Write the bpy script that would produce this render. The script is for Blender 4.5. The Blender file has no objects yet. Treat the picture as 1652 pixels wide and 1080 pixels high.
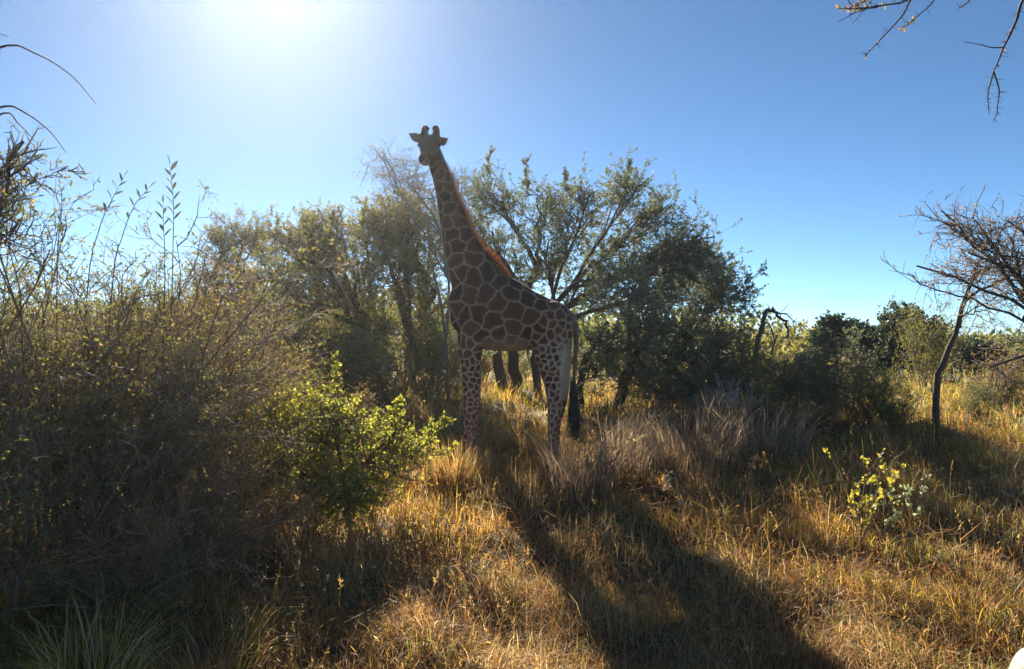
import bpy, math
import numpy as np
from mathutils import Vector

# ------------------------------------------------------------------ camera, sky, sun, exposure
sc = bpy.context.scene
COL = sc.collection
CAM_Z, FPX, CX, CY = 2.12, 1272.0, 826.0, 540.0
cam_data = bpy.data.cameras.new('camera')
cam_data.sensor_width = 36.0
cam_data.lens = 36.0 * FPX / 1652.0
cam_data.clip_start, cam_data.clip_end = 0.05, 6000.0
cam = bpy.data.objects.new('camera', cam_data)
COL.objects.link(cam)
cam.location = (0, 0, CAM_Z)
cam.rotation_euler = (math.radians(90), 0, 0)
sc.camera = cam

SUN_AZ, SUN_EL = math.radians(-16.9), math.radians(26.2)      # azimuth from +Y, towards +X positive
world = bpy.data.worlds.new('World')
sc.world = world
world.use_nodes = True
wn = world.node_tree
sky = wn.nodes.new('ShaderNodeTexSky')
sky.sky_type = 'NISHITA'
sky.sun_disc = False
sky.sun_elevation = SUN_EL
sky.sun_rotation = SUN_AZ
sky.altitude = 1200.0
sky.air_density, sky.dust_density, sky.ozone_density = 0.52, 0.03, 3.2
wn.nodes['Background'].inputs['Strength'].default_value = 0.05
tint = wn.nodes.new('ShaderNodeVectorMath')
tint.operation = 'MULTIPLY'
tint.inputs[1].default_value = (0.80, 0.98, 0.95)                  # the camera's slightly cyan rendering of the sky
wn.links.new(sky.outputs[0], tint.inputs[0])
wn.links.new(tint.outputs[0], wn.nodes['Background'].inputs['Color'])

sun_data = bpy.data.lights.new('sun', 'SUN')
sun_data.energy = 5.0
sun_data.angle = math.radians(0.5)
sun_data.color = (1.0, 0.88, 0.70)
sun = bpy.data.objects.new('sun', sun_data)
COL.objects.link(sun)
S = Vector((math.sin(SUN_AZ) * math.cos(SUN_EL), math.cos(SUN_AZ) * math.cos(SUN_EL), math.sin(SUN_EL)))
sun.rotation_euler = S.to_track_quat('Z', 'Y').to_euler()
sun.location = S * 40

sc.view_settings.view_transform = 'Standard'
sc.view_settings.look = 'None'
sc.view_settings.exposure = 1.75
sc.view_settings.gamma = 1.0
sc.view_settings.use_curve_mapping = False
sc.render.engine = 'CYCLES'
sc.cycles.max_bounces = 10
sc.cycles.diffuse_bounces = 7
sc.cycles.transparent_max_bounces = 4
sc.cycles.use_denoising = True

# ------------------------------------------------------------------ helpers
def nrm(v):
    return v / np.maximum(np.linalg.norm(v, axis=-1, keepdims=True), 1e-9)

def ground_z(x, y):
    x = np.asarray(x, float); y = np.asarray(y, float)
    z = np.interp(y, [-30, 0, 2, 3.5, 5, 7, 9.2, 12, 16, 30, 4000],
                  [-.5, -.42, -.32, -.18, .0, .29, .58, .74, .82, .86, .86])
    fade = np.clip((60 - y) / 40, 0, 1)
    z = z + fade * (.075 * np.sin(4.3 * x + 2.1 * y) * np.sin(3.7 * y - 1.9 * x + .4) + .045 * np.sin(1.7 * x + .6 * y) * np.sin(1.3 * y - .5 * x + 1.)
                    + .03 * np.sin(3.9 * x + 1.3) * np.sin(3.1 * y + .7))
    return z

def at(px, py, d):
    """point of the place seen at photograph pixel (px, py), d metres ahead of the camera"""
    return np.array([(px - CX) / FPX * d, d, CAM_Z + (CY - py) / FPX * d])

def foot(px, d):
    x = (px - CX) / FPX * d
    return np.array([x, d, float(ground_z(x, d))])

def make_mesh(name, V, faces, col=None, smooth=False, extra=None):
    V = np.asarray(V, np.float32)
    me = bpy.data.meshes.new(name)
    me.vertices.add(len(V))
    me.vertices.foreach_set('co', V.ravel())
    faces = [np.asarray(f, np.int32) for f in faces if len(f)]
    loops = np.concatenate([f.ravel() for f in faces])
    tot = np.concatenate([np.full(len(f), f.shape[1], np.int32) for f in faces])
    start = np.concatenate([[0], np.cumsum(tot)[:-1]]).astype(np.int32)
    me.loops.add(len(loops))
    me.loops.foreach_set('vertex_index', loops)
    me.polygons.add(len(tot))
    me.polygons.foreach_set('loop_start', start)
    me.polygons.foreach_set('loop_total', tot)
    if smooth:
        me.polygons.foreach_set('use_smooth', np.ones(len(tot), bool))
    if col is not None:
        a = me.color_attributes.new('col', 'FLOAT_COLOR', 'POINT')
        c = np.ones((len(V), 4), np.float32)
        c[:, :3] = col
        a.data.foreach_set('color', c.ravel())
    for k, v in (extra or {}).items():
        a = me.attributes.new(k, 'FLOAT', 'POINT')
        a.data.foreach_set('value', np.asarray(v, np.float32))
    me.update(calc_edges=True)
    me.validate()
    return me

def obj(name, me, mat=None, parent=None, kind=None):
    o = bpy.data.objects.new(name, me)
    COL.objects.link(o)
    if mat is not None and not me.materials:
        me.materials.append(mat)
    if parent is not None:
        o.parent = parent
    if kind:
        o['kind'] = kind
    return o

def thing(name, label, cat, loc=(0, 0, 0), group=None):
    o = bpy.data.objects.new(name, None)
    COL.objects.link(o)
    o.location = [float(v) for v in loc]
    o.empty_display_size = .2
    o['label'], o['category'] = label, cat
    if group:
        o['group'] = group
    return o

def copy_thing(root, loc, rotz, scale, label):
    r = root.copy()
    COL.objects.link(r)
    r.location = [float(v) for v in loc]
    r.rotation_euler = (0, 0, rotz)
    r.scale = scale
    r['label'] = label
    for ch in list(root.children):
        c = ch.copy()
        COL.objects.link(c)
        c.parent = r
    return r

class Acc:
    """collects pieces of one mesh"""
    def __init__(s):
        s.V, s.F, s.C, s.n = [], {}, [], 0
    def add(s, V, F, C):
        V = np.asarray(V, float).reshape(-1, 3)
        if not len(V):
            return
        s.V.append(V)
        s.C.append(np.broadcast_to(np.asarray(C, float), V.shape))
        for f in F:
            s.F.setdefault(f.shape[1], []).append(np.asarray(f) + s.n)
        s.n += len(V)
    def mesh(s, name, smooth=False, origin=(0, 0, 0)):
        return make_mesh(name, np.concatenate(s.V) - np.asarray(origin), [np.concatenate(f) for f in s.F.values()],
                         np.concatenate(s.C), smooth)

def tubes(acc, P, R, k=3, col=(.1, .08, .06), rng=None, var=.2, tip=False):
    """N polylines of n points with radii -> k-sided tapered tubes"""
    P = np.asarray(P, float)
    if P.ndim == 2:
        P = P[None]
    R = np.broadcast_to(np.asarray(R, float), P.shape[:2])
    N, n, _ = P.shape
    T = nrm(np.gradient(P, axis=1))
    ref = nrm(np.array([[.31, .52, .79]]) + .2 * np.random.default_rng(N).normal(size=(N, 3)))[:, None, :]
    U = nrm(np.cross(T, ref)); W = np.cross(T, U)
    a = np.arange(k) * 2 * np.pi / k
    V = P[:, :, None, :] + R[:, :, None, None] * (np.cos(a)[None, None, :, None] * U[:, :, None, :]
                                                  + np.sin(a)[None, None, :, None] * W[:, :, None, :])
    idx = np.arange(N * n * k).reshape(N, n, k)
    q = np.stack([idx[:, :-1], np.roll(idx, -1, 2)[:, :-1], np.roll(idx, -1, 2)[:, 1:], idx[:, 1:]], -1).reshape(-1, 4)
    C = np.broadcast_to(np.asarray(col, float), (N, 3))
    if rng is not None:
        C = C * (1 + var * rng.uniform(-1, 1, (N, 1)))
    if tip:                                                # last ring collapses to one point
        m = (n - 1) * k + 1
        V = np.concatenate([V[:, :-1].reshape(N, -1, 3), P[:, -1:]], 1)
        o = (np.arange(N) * m)[:, None, None]
        r = o + np.arange((n - 1) * k).reshape(1, n - 1, k)
        r2 = np.roll(r, -1, 2)
        F = [np.stack([r[:, -1], r2[:, -1], np.broadcast_to(o[:, 0] + m - 1, (N, k))], -1).reshape(-1, 3)]
        if n > 2:
            F.append(np.stack([r[:, :-1], r2[:, :-1], r2[:, 1:], r[:, 1:]], -1).reshape(-1, 4))
        acc.add(V.reshape(-1, 3), F, np.repeat(C, m, 0))
        return
    C = np.repeat(C, n * k, 0)
    acc.add(V.reshape(-1, 3), [q], C)

def leaves(acc, rng, pos, d, size, aspect, pal, weights=None, var=.25, droop=0., spread=.7):
    """rhombic leaves, each folded along its midrib"""
    N = len(pos)
    if not N:
        return
    L = size * rng.uniform(.6, 1.35, (N, 1))
    a = nrm(d * (1 - spread) + rng.normal(size=(N, 3)) * spread * .75 + np.array([0, 0, -droop]))
    s = nrm(np.cross(a, rng.normal(size=(N, 3))))
    nn = np.cross(a, s)
    w = L * aspect * .5
    b = pos
    V = np.stack([b, b + a * L * .45 + s * w + nn * w * .35, b + a * L, b + a * L * .45 - s * w + nn * w * .35], 1)
    i = np.arange(N * 4).reshape(N, 4)
    F = [np.concatenate([i[:, [0, 1, 2]], i[:, [0, 2, 3]]])]
    pal = np.asarray(pal, float)
    c = pal[rng.choice(len(pal), N, p=weights)] * (1 + var * rng.uniform(-1, 1, (N, 1)))
    acc.add(V.reshape(-1, 3), F, np.repeat(c, 4, 0))

def grow(rng, start, d, L, n=4, wander=.25, trop=(0, 0, 0)):
    p, d = start.copy(), nrm(d)
    pts = [p]
    step = (np.broadcast_to(L, (len(p),)) / n)[:, None]
    trop = np.asarray(trop, float)
    for _ in range(n):
        d = nrm(d + wander * rng.normal(size=d.shape) + trop)
        p = p + d * step
        pts.append(p)
    return np.stack(pts, 1)

def sprout(rng, P, count, tmin=.25, tmax=1., ang=.8, sd=.3, up=0.):
    """count random side shoots on polylines P: start, direction, parent index, t"""
    N, n, _ = P.shape
    ln = np.linalg.norm(np.diff(P, axis=1), axis=2).sum(1)
    i = rng.choice(N, count, p=ln / ln.sum())
    t = rng.uniform(tmin, tmax, count)
    f = np.minimum(t * (n - 1), n - 1.001)
    k = f.astype(int); fr = (f - k)[:, None]
    A, B = P[i, k], P[i, k + 1]
    T = nrm(B - A)
    perp = nrm(np.cross(T, rng.normal(size=T.shape)))
    an = np.abs(rng.normal(ang, sd, count))[:, None]
    d = T * np.cos(an) + perp * np.sin(an)
    d[:, 2] += up
    return A + (B - A) * fr, nrm(d), i, t

def bez(A, B, C, n):
    t = np.linspace(0, 1, n)[None, :, None]
    return (1 - t) ** 2 * A[:, None] + 2 * t * (1 - t) * B[:, None] + t ** 2 * C[:, None]

def smooth_line(pts, n):
    """Catmull-Rom through the points"""
    p = np.asarray(pts, float)
    q = np.vstack([2 * p[0] - p[1], p, 2 * p[-1] - p[-2]])
    out = []
    for u in np.linspace(0, len(p) - 1.0001, n):
        k = int(u); t = u - k
        a, b, c, d = q[k:k + 4]
        out.append(.5 * (2 * b + (c - a) * t + (2 * a - 5 * b + 4 * c - d) * t * t + (3 * b - a - 3 * c + d) * t ** 3))
    return np.array(out)

# ------------------------------------------------------------------ materials
def new_mat(name):
    m = bpy.data.materials.new(name)
    m.use_nodes = True
    nt = m.node_tree
    nt.nodes.clear()
    return m, nt, nt.nodes.new('ShaderNodeOutputMaterial')

def leaf_mat(name, trans=.45, gloss=.06, rough=.45, sat=1.15):
    m, nt, out = new_mat(name)
    at_ = nt.nodes.new('ShaderNodeAttribute'); at_.attribute_name = 'col'
    df = nt.nodes.new('ShaderNodeBsdfDiffuse'); tr = nt.nodes.new('ShaderNodeBsdfTranslucent')
    hs = nt.nodes.new('ShaderNodeHueSaturation')
    hs.inputs['Saturation'].default_value = sat; hs.inputs['Value'].default_value = 1.5
    gl = nt.nodes.new('ShaderNodeBsdfGlossy'); gl.inputs['Roughness'].default_value = rough
    gl.inputs['Color'].default_value = (.9, .95, 1, 1)
    m1 = nt.nodes.new('ShaderNodeMixShader'); m1.inputs[0].default_value = trans
    m2 = nt.nodes.new('ShaderNodeMixShader'); m2.inputs[0].default_value = gloss
    L = nt.links.new
    L(at_.outputs['Color'], df.inputs['Color']); L(at_.outputs['Color'], hs.inputs['Color'])
    L(hs.outputs[0], tr.inputs['Color'])
    L(df.outputs[0], m1.inputs[1]); L(tr.outputs[0], m1.inputs[2])
    L(m1.outputs[0], m2.inputs[1]); L(gl.outputs[0], m2.inputs[2])
    L(m2.outputs[0], out.inputs['Surface'])
    return m

def bark_mat(name, rough=.85):
    m, nt, out = new_mat(name)
    at_ = nt.nodes.new('ShaderNodeAttribute'); at_.attribute_name = 'col'
    tc = nt.nodes.new('ShaderNodeTexCoord')
    nz = nt.nodes.new('ShaderNodeTexNoise'); nz.inputs['Scale'].default_value = 38; nz.inputs['Detail'].default_value = 5
    rp = nt.nodes.new('ShaderNodeMapRange')
    rp.inputs['From Min'].default_value, rp.inputs['From Max'].default_value = .3, .7
    rp.inputs['To Min'].default_value, rp.inputs['To Max'].default_value = .6, 1.35
    mx = nt.nodes.new('ShaderNodeVectorMath'); mx.operation = 'SCALE'
    bp = nt.nodes.new('ShaderNodeBump'); bp.inputs['Strength'].default_value = .6; bp.inputs['Distance'].default_value = .01
    pb = nt.nodes.new('ShaderNodeBsdfPrincipled'); pb.inputs['Roughness'].default_value = rough
    pb.inputs['Specular IOR Level'].default_value = .3
    L = nt.links.new
    L(tc.outputs['Object'], nz.inputs['Vector']); L(nz.outputs['Fac'], rp.inputs['Value'])
    L(at_.outputs['Color'], mx.inputs[0]); L(rp.outputs[0], mx.inputs['Scale'])
    L(mx.outputs[0], pb.inputs['Base Color']); L(nz.outputs['Fac'], bp.inputs['Height'])
    L(bp.outputs[0], pb.inputs['Normal']); L(pb.outputs[0], out.inputs['Surface'])
    return m

M_LEAF = leaf_mat('leaf_small', .5, .025, .55)
M_LEAF_GLOSS = leaf_mat('leaf_waxy', .40, .05, .5)
M_GRASS = leaf_mat('dry_grass_blades', .5, .03, .5)
M_BARK = bark_mat('bark')

# ------------------------------------------------------------------ ground
def build_ground():
    xs = np.concatenate([-np.geomspace(500, 16, 16), np.linspace(-15, 15, 101), np.geomspace(16, 500, 16)])
    ys = np.concatenate([-np.geomspace(100, 7, 10), np.linspace(-6, 26, 121), np.geomspace(27, 700, 24)])
    X, Y = np.meshgrid(xs, ys)
    rng = np.random.default_rng(3)
    Z = ground_z(X, Y) + np.where((Y < 26) & (Y > 0) & (abs(X) < 15), rng.normal(0, .012, X.shape), 0)
    V = np.stack([X, Y, Z], -1).reshape(-1, 3)
    i = np.arange(X.size).reshape(X.shape)
    F = np.stack([i[:-1, :-1], i[:-1, 1:], i[1:, 1:], i[1:, :-1]], -1).reshape(-1, 4)
    me = make_mesh('ground', V, [F], None, True)
    m, nt, out = new_mat('soil_and_litter')
    L = nt.links.new
    tc = nt.nodes.new('ShaderNodeTexCoord')
    n1 = nt.nodes.new('ShaderNodeTexNoise'); n1.inputs['Scale'].default_value = .9; n1.inputs['Detail'].default_value = 8
    n2 = nt.nodes.new('ShaderNodeTexNoise'); n2.inputs['Scale'].default_value = 30; n2.inputs['Detail'].default_value = 6
    r1 = nt.nodes.new('ShaderNodeValToRGB')
    r1.color_ramp.elements[0].position, r1.color_ramp.elements[0].color = .35, (.10, .065, .036, 1)
    r1.color_ramp.elements[1].position, r1.color_ramp.elements[1].color = .65, (.22, .145, .065, 1)
    e = r1.color_ramp.elements.new(.5); e.color = (.14, .115, .045, 1)
    mx = nt.nodes.new('ShaderNodeMix'); mx.data_type = 'RGBA'; mx.blend_type = 'MULTIPLY'
    mx.inputs['Factor'].default_value = .7
    bp = nt.nodes.new('ShaderNodeBump'); bp.inputs['Strength'].default_value = .8; bp.inputs['Distance'].default_value = .03
    pb = nt.nodes.new('ShaderNodeBsdfPrincipled'); pb.inputs['Roughness'].default_value = .95
    L(tc.outputs['Object'], n1.inputs['Vector']); L(tc.outputs['Object'], n2.inputs['Vector'])
    L(n1.outputs['Fac'], r1.inputs[0]); L(r1.outputs[0], mx.inputs['A']); L(n2.outputs['Color'], mx.inputs['B'])
    L(mx.outputs['Result'], pb.inputs['Base Color']); L(n2.outputs['Fac'], bp.inputs['Height'])
    L(bp.outputs[0], pb.inputs['Normal']); L(pb.outputs[0], out.inputs['Surface'])
    obj('ground', me, m, None, 'structure')

build_ground()

# ------------------------------------------------------------------ grass
def blades(acc, rng, base, h, w, lean_dir, lean, c0, c1, seg=3):
    """curved tapering blades; base (N,3), h,w,lean (N,)"""
    N = len(base)
    ln = np.stack([np.cos(lean_dir), np.sin(lean_dir), np.zeros(N)], 1)
    fa = rng.uniform(0, 2 * np.pi, N)
    side = np.stack([np.cos(fa), np.sin(fa), np.zeros(N)], 1)
    V, C = [], []
    for k in range(seg + 1):
        t = k / seg
        bend = lean * (t ** 1.7)
        p = base + (ln * np.sin(bend)[:, None] * t + np.array([0, 0, 1.]) * np.cos(bend * .9)[:, None] * t) * h[:, None]
        ww = (w * (1 - .75 * t))[:, None] * side
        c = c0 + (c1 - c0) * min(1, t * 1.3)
        if k < seg:
            V += [p - ww, p + ww]; C += [c, c]
        else:
            V += [p]; C += [c]
    m = 2 * seg + 1
    V = np.stack(V, 1); C = np.stack(C, 1)
    i = np.arange(N * m).reshape(N, m)
    q = np.concatenate([i[:, [2 * k, 2 * k + 1, 2 * k + 3, 2 * k + 2]] for k in range(seg - 1)])
    t3 = i[:, [2 * seg - 2, 2 * seg - 1, 2 * seg]]
    acc.add(V.reshape(-1, 3), [q, t3], C.reshape(-1, 3))

GOLD, STRAW, RUST, OLIVE, GREEN = [np.array(c) for c in
    ((.60, .40, .135), (.59, .45, .24), (.42, .235, .11), (.34, .30, .08), (.23, .28, .05))]

def patch(x, y, s, o):
    return .5 + .25 * (np.sin(x * s + o) * np.sin(y * s * 1.13 + 2 * o) + np.sin(x * s * 2.3 + 1.7 * o + .8 * y) * np.sin(y * s * 1.9 - o + .6 * x))

def grass_field():
    rng = np.random.default_rng(11)
    acc = Acc()
    # (near depth, far depth, tufts, blades per tuft, height, width, segments)
    for (d0, d1, nt_, nb, hh, ww, seg) in ((2.6, 6.2, 4400, 17, .185, .0029, 3), (6.2, 11, 5200, 14, .23, .0042, 2),
                                           (11, 20, 3800, 11, .34, .0065, 2), (20, 42, 2600, 6, .4, .018, 2)):
        d = np.sqrt(rng.uniform(d0 ** 2, d1 ** 2, nt_))
        x = rng.uniform(-.72, .72, nt_) * d + rng.normal(0, .3, nt_)
        size = rng.uniform(.5, 1.3, nt_) * (.45 + 1.1 * patch(x, d, 1.9, 1.3))
        g = patch(x, d, .8, .4)
        red = patch(x, d, 1.5, 2.2)
        px = x / d * FPX + CX
        green = np.clip((420 - px) / 350, 0, 1) * np.clip((7 - d) / 2, 0, 1) * .8 + .12 + .25 * np.clip((px - 1150) / 500, 0, 1)
        green = green + .3 * np.clip((d - 10) / 3, 0, 1)
        kind = rng.uniform(0, 1, nt_)
        tc = np.where((kind < green)[:, None], np.where(rng.uniform(size=(nt_, 1)) < .5, OLIVE, GREEN),
                      np.where((rng.uniform(size=nt_) < red * .75 - .1)[:, None], RUST, np.where((g > .5)[:, None], GOLD, STRAW)))
        rep = np.repeat(np.arange(nt_), nb)
        n = len(rep)
        r = np.abs(rng.normal(0, .11, n)) * size[rep] * (1 + .5 * (d1 > 8))
        an = rng.uniform(0, 2 * np.pi, n)
        bx, by = x[rep] + r * np.cos(an), d[rep] + r * np.sin(an)
        base = np.stack([bx, by, ground_z(bx, by) - .01], 1)
        h = hh * size[rep] * rng.uniform(.45, 1.25, n)
        c1 = tc[rep] * rng.uniform(.65, 1.3, (n, 1))
        alt = rng.uniform(size=(n, 1))
        c1 = np.where(alt < .2, RUST * rng.uniform(.5, 1.2, (n, 1)), np.where(alt > .88, STRAW * rng.uniform(.7, 1.2, (n, 1)), c1))
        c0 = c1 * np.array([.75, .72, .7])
        lean_dir = an + rng.normal(0, .9, n)
        lean = np.abs(rng.normal(1.1, .65, n))
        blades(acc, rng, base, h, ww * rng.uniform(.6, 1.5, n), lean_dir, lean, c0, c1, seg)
    # matted dead stems lying in every direction
    for (d0, d1, n, L, w) in ((2.6, 6.2, 14000, .17, .0019), (6.2, 11, 9000, .24, .0030)):
        d = np.sqrt(rng.uniform(d0 ** 2, d1 ** 2, n)); x = rng.uniform(-.72, .72, n) * d
        st = np.stack([x, d, ground_z(x, d) + rng.uniform(.02, .18, n)], 1)
        dr = rng.normal(size=(n, 3)) * np.array([1, 1, .55])
        P = grow(rng, st, dr, L * rng.uniform(.4, 1.5, n), 2, .3)
        c = np.array([RUST, STRAW, GOLD * .7, (.16, .09, .06), (.33, .27, .2)])[rng.integers(0, 5, n)]
        tubes(acc, P, np.linspace(1, .4, 3)[None] * w * rng.uniform(.6, 1.4, (n, 1)), 3, c, rng, .3, True)
    # seed heads on thin stalks
    n = 900
    d = np.sqrt(rng.uniform(2.4 ** 2, 11 ** 2, n)); x = rng.uniform(-.72, .72, n) * d
    st = np.stack([x, d, ground_z(x, d)], 1)
    dr = np.stack([rng.normal(0, .28, n), rng.normal(0, .28, n), np.ones(n)], 1)
    P = grow(rng, st, dr, rng.uniform(.25, .55, n), 5, .12, (0, 0, -.02))
    tubes(acc, P, np.linspace(.0016, .0009, 6)[None], 3, STRAW * .8, rng, .3)
    pos, dd, _, _ = sprout(rng, P, n * 9, .72, 1., .5, .2)
    leaves(acc, rng, pos, dd, .03, .16, [STRAW, GOLD * .9, RUST * 1.1], var=.3, spread=.35)
    o = obj('grass', acc.mesh('grass'), M_GRASS, None, 'stuff')
    o['label'] = 'dry golden brown grass with green blades covering the ground'
    o['category'] = 'grass'

grass_field()

# ------------------------------------------------------------------ woody plants
DARKBARK, GREYBARK, TWIG, REDTWIG = (.085, .068, .055), (.20, .17, .15), (.19, .15, .115), (.32, .19, .115)
OLIVES = [(.12, .135, .045), (.16, .165, .055), (.09, .11, .04), (.21, .20, .07)]
GREYGREEN = [(.13, .15, .075), (.165, .18, .095), (.10, .125, .065), (.20, .21, .12)]
YELLOWISH = [(.24, .20, .06), (.19, .17, .055), (.30, .23, .07), (.14, .14, .05)]
BRIGHT = [(.36, .37, .07), (.43, .42, .085), (.28, .31, .06), (.48, .44, .11)]
BROWNISH = [(.24, .145, .07), (.19, .15, .07), (.30, .18, .07), (.17, .17, .06)]

def finish(t, origin, wood, twig, leaf, leafmat, crown_name='crown'):
    obj('trunk', wood.mesh('trunk', True, origin), M_BARK, t)
    if twig.n:
        obj('twigs', twig.mesh('twigs', False, origin), M_BARK, t, 'stuff')
    if leaf.n:
        obj(crown_name, leaf.mesh('foliage', False, origin), leafmat, t, 'stuff')

def clump_tree(name, label, cat, seed, trunks, clumps, n2=14, n3=9, n4=3, nleaf=10, l3=.5, l4=.22, leaf=.03, aspect=.42,
               pal=OLIVES, bark=DARKBARK, twigc=TWIG, lmat=None, group=None, wander=.2, up=.12, shoots=(), density=1., r2=.016, droop=0.):
    """trunks: list of (polyline points, base radius); clumps: (centre, radii (x,y,z), weight)"""
    rng = np.random.default_rng(seed)
    wood, twig, lf = Acc(), Acc(), Acc()
    base = np.array(trunks[0][0][0], float)
    origin = base
    TP = []
    for pts, r in trunks:
        P = smooth_line(pts, 12)
        P[1:-1] += rng.normal(0, .25 * r, P[1:-1].shape)
        P[0, 2] -= .08
        TP.append((P, r))
        tubes(wood, P, r * np.linspace(1.15, .5, 12)[None], 8, bark)
    S2 = []
    for c, rad, wt in clumps:
        c = np.asarray(c, float); rad = np.asarray(rad, float)
        # nearest trunk, attach below the clump
        best = min(TP, key=lambda q: np.linalg.norm(q[0][6] - c))
        P, r = best
        k = int(np.clip(rng.integers(5, 11), 0, 11))
        A = P[k]
        ctrl = A + (c - A) * .45 + np.array([0, 0, .12 * np.linalg.norm(c - A)]) + rng.normal(0, .1, 3)
        limb = bez(A[None], ctrl[None], (c + (c - A) * .15)[None], 9)
        limb[:, 1:] += rng.normal(0, .03, limb[:, 1:].shape)
        rr = r * (.5 if k > 7 else .6)
        tubes(wood, limb, np.linspace(rr, max(.008, rr * .3), 9)[None], 6, bark)
        m = max(3, int(n2 * wt))
        dirs = nrm(rng.normal(size=(m, 3)))
        tgt = c + dirs * rad * rng.uniform(.55, 1.05, (m, 1))
        f = rng.uniform(.35, 1, m) * 8
        ki = np.minimum(f.astype(int), 7); fr = (f - ki)[:, None]
        st = limb[0, ki] * (1 - fr) + limb[0, ki + 1] * fr
        ctl = (st + tgt) / 2 + rng.normal(0, .12, (m, 3)) * rad + np.array([0, 0, .08])
        B = bez(st, ctl, tgt, 5)
        B[:, 1:] += rng.normal(0, .015, B[:, 1:].shape)
        tubes(wood, B, np.linspace(1, .35, 5)[None] * r2 * rng.uniform(.6, 1.2, (m, 1)), 4, bark, rng, .2, True)
        S2.append(B)
    B = np.concatenate(S2)
    m3 = int(len(B) * n3 * density)
    st, d, _, _ = sprout(rng, B, m3, .2, 1., .75, .35, up)
    P3 = grow(rng, st, d, l3 * rng.uniform(.45, 1.3, m3), 3, wander, (0, 0, up * .4 - droop))
    tubes(twig, P3, np.linspace(1, .4, 4)[None] * .006 * rng.uniform(.6, 1.2, (m3, 1)), 3, twigc, rng, .3, True)
    m4 = int(m3 * n4)
    st, d, _, _ = sprout(rng, P3, m4, .15, 1., .7, .3, up * .6)
    P4 = grow(rng, st, d, l4 * rng.uniform(.4, 1.4, m4), 2, wander, (0, 0, -droop))
    tubes(twig, P4, np.linspace(1, .4, 3)[None] * .0032 * rng.uniform(.7, 1.3, (m4, 1)), 3, twigc, rng, .3, True)
    tips = [P4]
    for pts, r in shoots:
        P = smooth_line(pts, 14)[None]
        P[:, 1:] += rng.normal(0, .012, P[:, 1:].shape)
        tubes(wood, P, np.linspace(r, min(r * .3, .0025), 14)[None], 4, bark)
        s, d, _, _ = sprout(rng, P, 26, .1, 1., .6, .2, .3)
        p5 = grow(rng, s, d, l4 * rng.uniform(.3, 1.1, 26), 2, wander)
        tubes(twig, p5, .003, 3, twigc, rng)
        tips += [p5, p5]
    Lp = np.concatenate(tips)
    m5 = int(len(P4) * nleaf) + 40 * len(shoots)
    if m5:
        pos, d, _, _ = sprout(rng, Lp, m5, .1, 1., .8, .3)
        leaves(lf, rng, pos, d, leaf, aspect, pal)
    t = thing(name, label, cat, origin, group)
    finish(t, origin, wood, twig, lf, lmat or M_LEAF)
    return t

def stem_shrub(name, label, cat, seed, base, height, spread, stems=12, n2=9, n3=5, n4=3, nleaf=3, leaf=.022, aspect=.45, pal=OLIVES,
               bark=TWIG, twigc=TWIG, lmat=None, group=None, lean=(0, 0), wander=.16, arch=.0, r=.014, l3=.32, l4=.16):
    """many-stemmed shrub: stems fan out from the ground, three orders of side shoots"""
    rng = np.random.default_rng(seed)
    wood, twig, lf = Acc(), Acc(), Acc()
    base = np.asarray(base, float)
    an = rng.uniform(0, 2 * np.pi, stems)
    ti = np.sqrt(rng.uniform(0, 1, stems)) * spread / height
    st = base + np.stack([np.cos(an) * .12, np.sin(an) * .12, np.full(stems, -.05)], 1) * rng.uniform(.2, 1.3, (stems, 1))
    d = np.stack([np.cos(an) * ti + lean[0], np.sin(an) * ti + lean[1], np.ones(stems)], 1)
    L = height * rng.uniform(.65, 1.05, stems) * np.sqrt(1 + ti ** 2)
    P1 = grow(rng, st, d, L, 9, wander * .6, (0, 0, -arch))
    tubes(wood, P1, np.linspace(1, .3, 10)[None] * r * rng.uniform(.6, 1.2, (stems, 1)), 5, bark, rng)
    m2 = stems * n2
    s, d, _, tt = sprout(rng, P1, m2, .12, 1., .7, .3, .25)
    P2 = grow(rng, s, d, height * .36 * rng.uniform(.4, 1.2, m2) * (1.1 - .5 * tt), 5, wander, (0, 0, .03 - arch))
    tubes(wood, P2, np.linspace(1, .35, 6)[None] * r * .45 * rng.uniform(.6, 1.2, (m2, 1)), 3, bark, rng, .2, True)
    m3 = m2 * n3
    s, d, _, _ = sprout(rng, P2, m3, .1, 1., .8, .3, .1)
    P3 = grow(rng, s, d, l3 * rng.uniform(.35, 1.3, m3), 3, wander)
    tubes(twig, P3, np.linspace(1, .4, 4)[None] * .0038 * rng.uniform(.6, 1.2, (m3, 1)), 3, twigc, rng, .35, True)
    m4 = int(m3 * n4)
    s, d, _, _ = sprout(rng, P3, m4, .1, 1., .9, .3)
    P4 = grow(rng, s, d, l4 * rng.uniform(.3, 1.3, m4), 2, wander)
    tubes(twig, P4, np.linspace(1, .5, 3)[None] * .0022 * rng.uniform(.7, 1.3, (m4, 1)), 3, twigc, rng, .35, True)
    m5 = int(m4 * nleaf)
    if m5:
        pos, d, _, _ = sprout(rng, P4, m5, .1, 1., .8, .3)
        leaves(lf, rng, pos, d, leaf, aspect, pal)
    t = thing(name, label, cat, base, group)
    finish(t, base, wood, twig, lf, lmat or M_LEAF)
    return t

def C(px, py, rx, ry, d, rd=None, wt=1.):
    k = d / FPX
    return (at(px, py, d), (rx * k, (rd if rd else (rx + ry) / 2) * k, ry * k), wt)

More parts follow.
